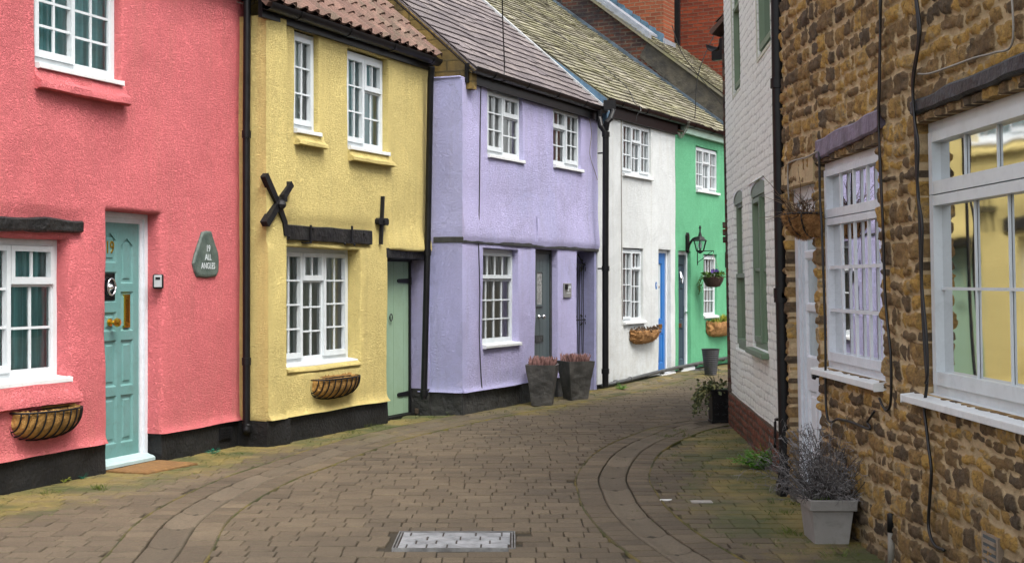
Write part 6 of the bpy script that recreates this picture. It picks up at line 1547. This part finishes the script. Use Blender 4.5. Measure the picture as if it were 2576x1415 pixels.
# grass in the joints
mb=MB()
def tuft(x,y,h,n):
    for k in range(n):
        p=Vector((x+random.gauss(0,.02),y+random.gauss(0,.015),g_z(x,y)-.006)); d=Vector((random.gauss(0,.5),random.gauss(0,.5),1)).normalized(); L=h*random.uniform(.5,1.1); w=rv().normalized()*.0022; w.z=0
        mb.add([p-w,p+w,p+d*L*.6+w*.7+Vector((0,0,0)),p+d*L+Vector((d.x,d.y,-.2))*L*.25],[(0,1,2,3)],random.random())
for k in range(520):
    y=random.uniform(7.5,22); x=left_x(y)+abs(random.gauss(0,.3))+.02
    if nz(x*1.5,y*1.5,9)>-.05: tuft(x,y,random.uniform(.012,.035),random.randint(4,10))
for k in range(700):
    y=random.uniform(7.0,14.4); x=right_x(y)-abs(random.gauss(0,.45))-.03
    if nz(x*1.5,y*1.5,19)>-.1: tuft(x,y,random.uniform(.012,.035),random.randint(4,10))
for px,py,h,n in ((105,1240,.05,60),(250,1225,.06,70),(560,1140,.05,40),(880,1085,.05,50),(930,1070,.06,60),(1960,1290,.05,60),(2000,1340,.06,60),(1700,1095,.05,60),(1810,1085,.05,50),(2000,1266,.06,60),(1880,1150,.07,70),(2090,1390,.05,40)):
    x,y=gpt(px,py)
    for q_ in range(5): tuft(x+random.gauss(0,.06),y+random.gauss(0,.06),h,n//5)
o=mb.build('grass',M['grassb']); tag(o,'thin grass growing in the paving joints','grass',None,'stuff')
# leaf litter and bits
mb=MB()
for k in range(240):
    y=random.uniform(7,20); x=random.uniform(left_x(y)+.05,min(right_x(y),2.6)-.05)
    p=Vector((x,y,g_z(x,y)+.004)); s_=random.uniform(.004,.012); an=random.random()*6.3; u=Vector((math.cos(an),math.sin(an),0))*s_; v=Vector((-math.sin(an),math.cos(an),0))*s_*.5
    mb.add([p-u,p+v,p+u+Vector((0,0,.006)),p-v],[(0,1,2,3)],random.random())
o=mb.build('leaf_litter',M['dead']); tag(o,'scattered leaf bits on the paving','leaf litter',None,'stuff')
# overhead wires
def wire(pts,r,label):
    mb=MB(); tube(mb,smooth_path(pts,6),r,5); o=mb.build('overhead_wire',M['cable'],loc=pts[0]); return tag(o,label,'wire','wires above the roofs')
gp=Vector(FL.P(FL.at(1268,185,.12)[0],4.05,.12))
pp=lambda px,py,Y:Vector(((px-CX)/FOC*Y,Y,EYE-(py-CY)/FOC*Y))
wire([pp(1263,-40,15.9),pp(1265,60,16.2),pp(1269,160,gp.y),gp+Vector((0,0,0)),gp+Vector((.02,-.02,-.05)),gp+Vector((-.06,-.05,-.085)),gp+Vector((-.12,-.06,-.08))],.008,'thin wire rising from the lilac cottage gutter past its slates')
wire([pp(1866,-40,22.8),pp(1830,20,23.),pp(1760,170,23.),pp(1748,290,23.1),pp(1738,320,23.2)],.008,'thin wire rising from the green cottage gutter past the sooty gable')
wire([pp(1690,60,24.),pp(1715,130,24.),pp(1760,190,24.),pp(1815,260,24.)],.008,'thin pale wire crossing the far mossy roof and red brick wall')
wire([pp(1600,300,19.9),pp(1604,285,19.9),pp(1612,275,19.9),pp(1608,262,20.),pp(1596,255,20.2),pp(1565,205,20.6),pp(1430,100,21.4),pp(1300,20,22)],.006,'thin wire lying down the mossy slates to the white cottage gutter')

# ================================================================== CAMERA, LIGHT
cam=bpy.data.cameras.new('Camera'); co=bpy.data.objects.new('Camera',cam); COL.objects.link(co)
cam.sensor_width=36; cam.lens=36*FOC/2576; cam.clip_end=1000; cam.clip_start=.05
co.location=(0,0,EYE); co.rotation_euler=(R(90),0,0); cam.shift_y=-(CY-707.5)/2576*1.0
scene.camera=co
W=bpy.data.worlds.new('World'); scene.world=W; W.use_nodes=True; nt=W.node_tree; bg=nt.nodes['Background']
sky=nt.nodes.new('ShaderNodeTexSky'); sky.sky_type='NISHITA'; sky.sun_disc=False; EL=60; AZ=142
sky.sun_elevation=R(EL); sky.sun_rotation=R(AZ); sky.air_density=1.0; sky.dust_density=4.0; sky.ozone_density=.6; sky.altitude=50
hs=nt.nodes.new('ShaderNodeHueSaturation'); hs.inputs['Saturation'].default_value=.28; nt.links.new(sky.outputs[0],hs.inputs['Color']); nt.links.new(hs.outputs[0],bg.inputs['Color'])
bg.inputs['Strength'].default_value=.15
sun=bpy.data.lights.new('Sun','SUN'); so=bpy.data.objects.new('Sun',sun); COL.objects.link(so); sun.energy=1.; sun.angle=R(26); sun.color=(1,.95,.88)
sd=Vector((math.sin(R(AZ))*math.cos(R(EL)),math.cos(R(AZ))*math.cos(R(EL)),math.sin(R(EL))))
so.rotation_euler=sd.to_track_quat('Z','Y').to_euler(); so.location=(3,-5,20)
vs_=scene.view_settings; scene.display_settings.display_device='sRGB'; vs_.view_transform='Standard'; vs_.look='None'; vs_.gamma=1; vs_.exposure=1.52; vs_.use_curve_mapping=False
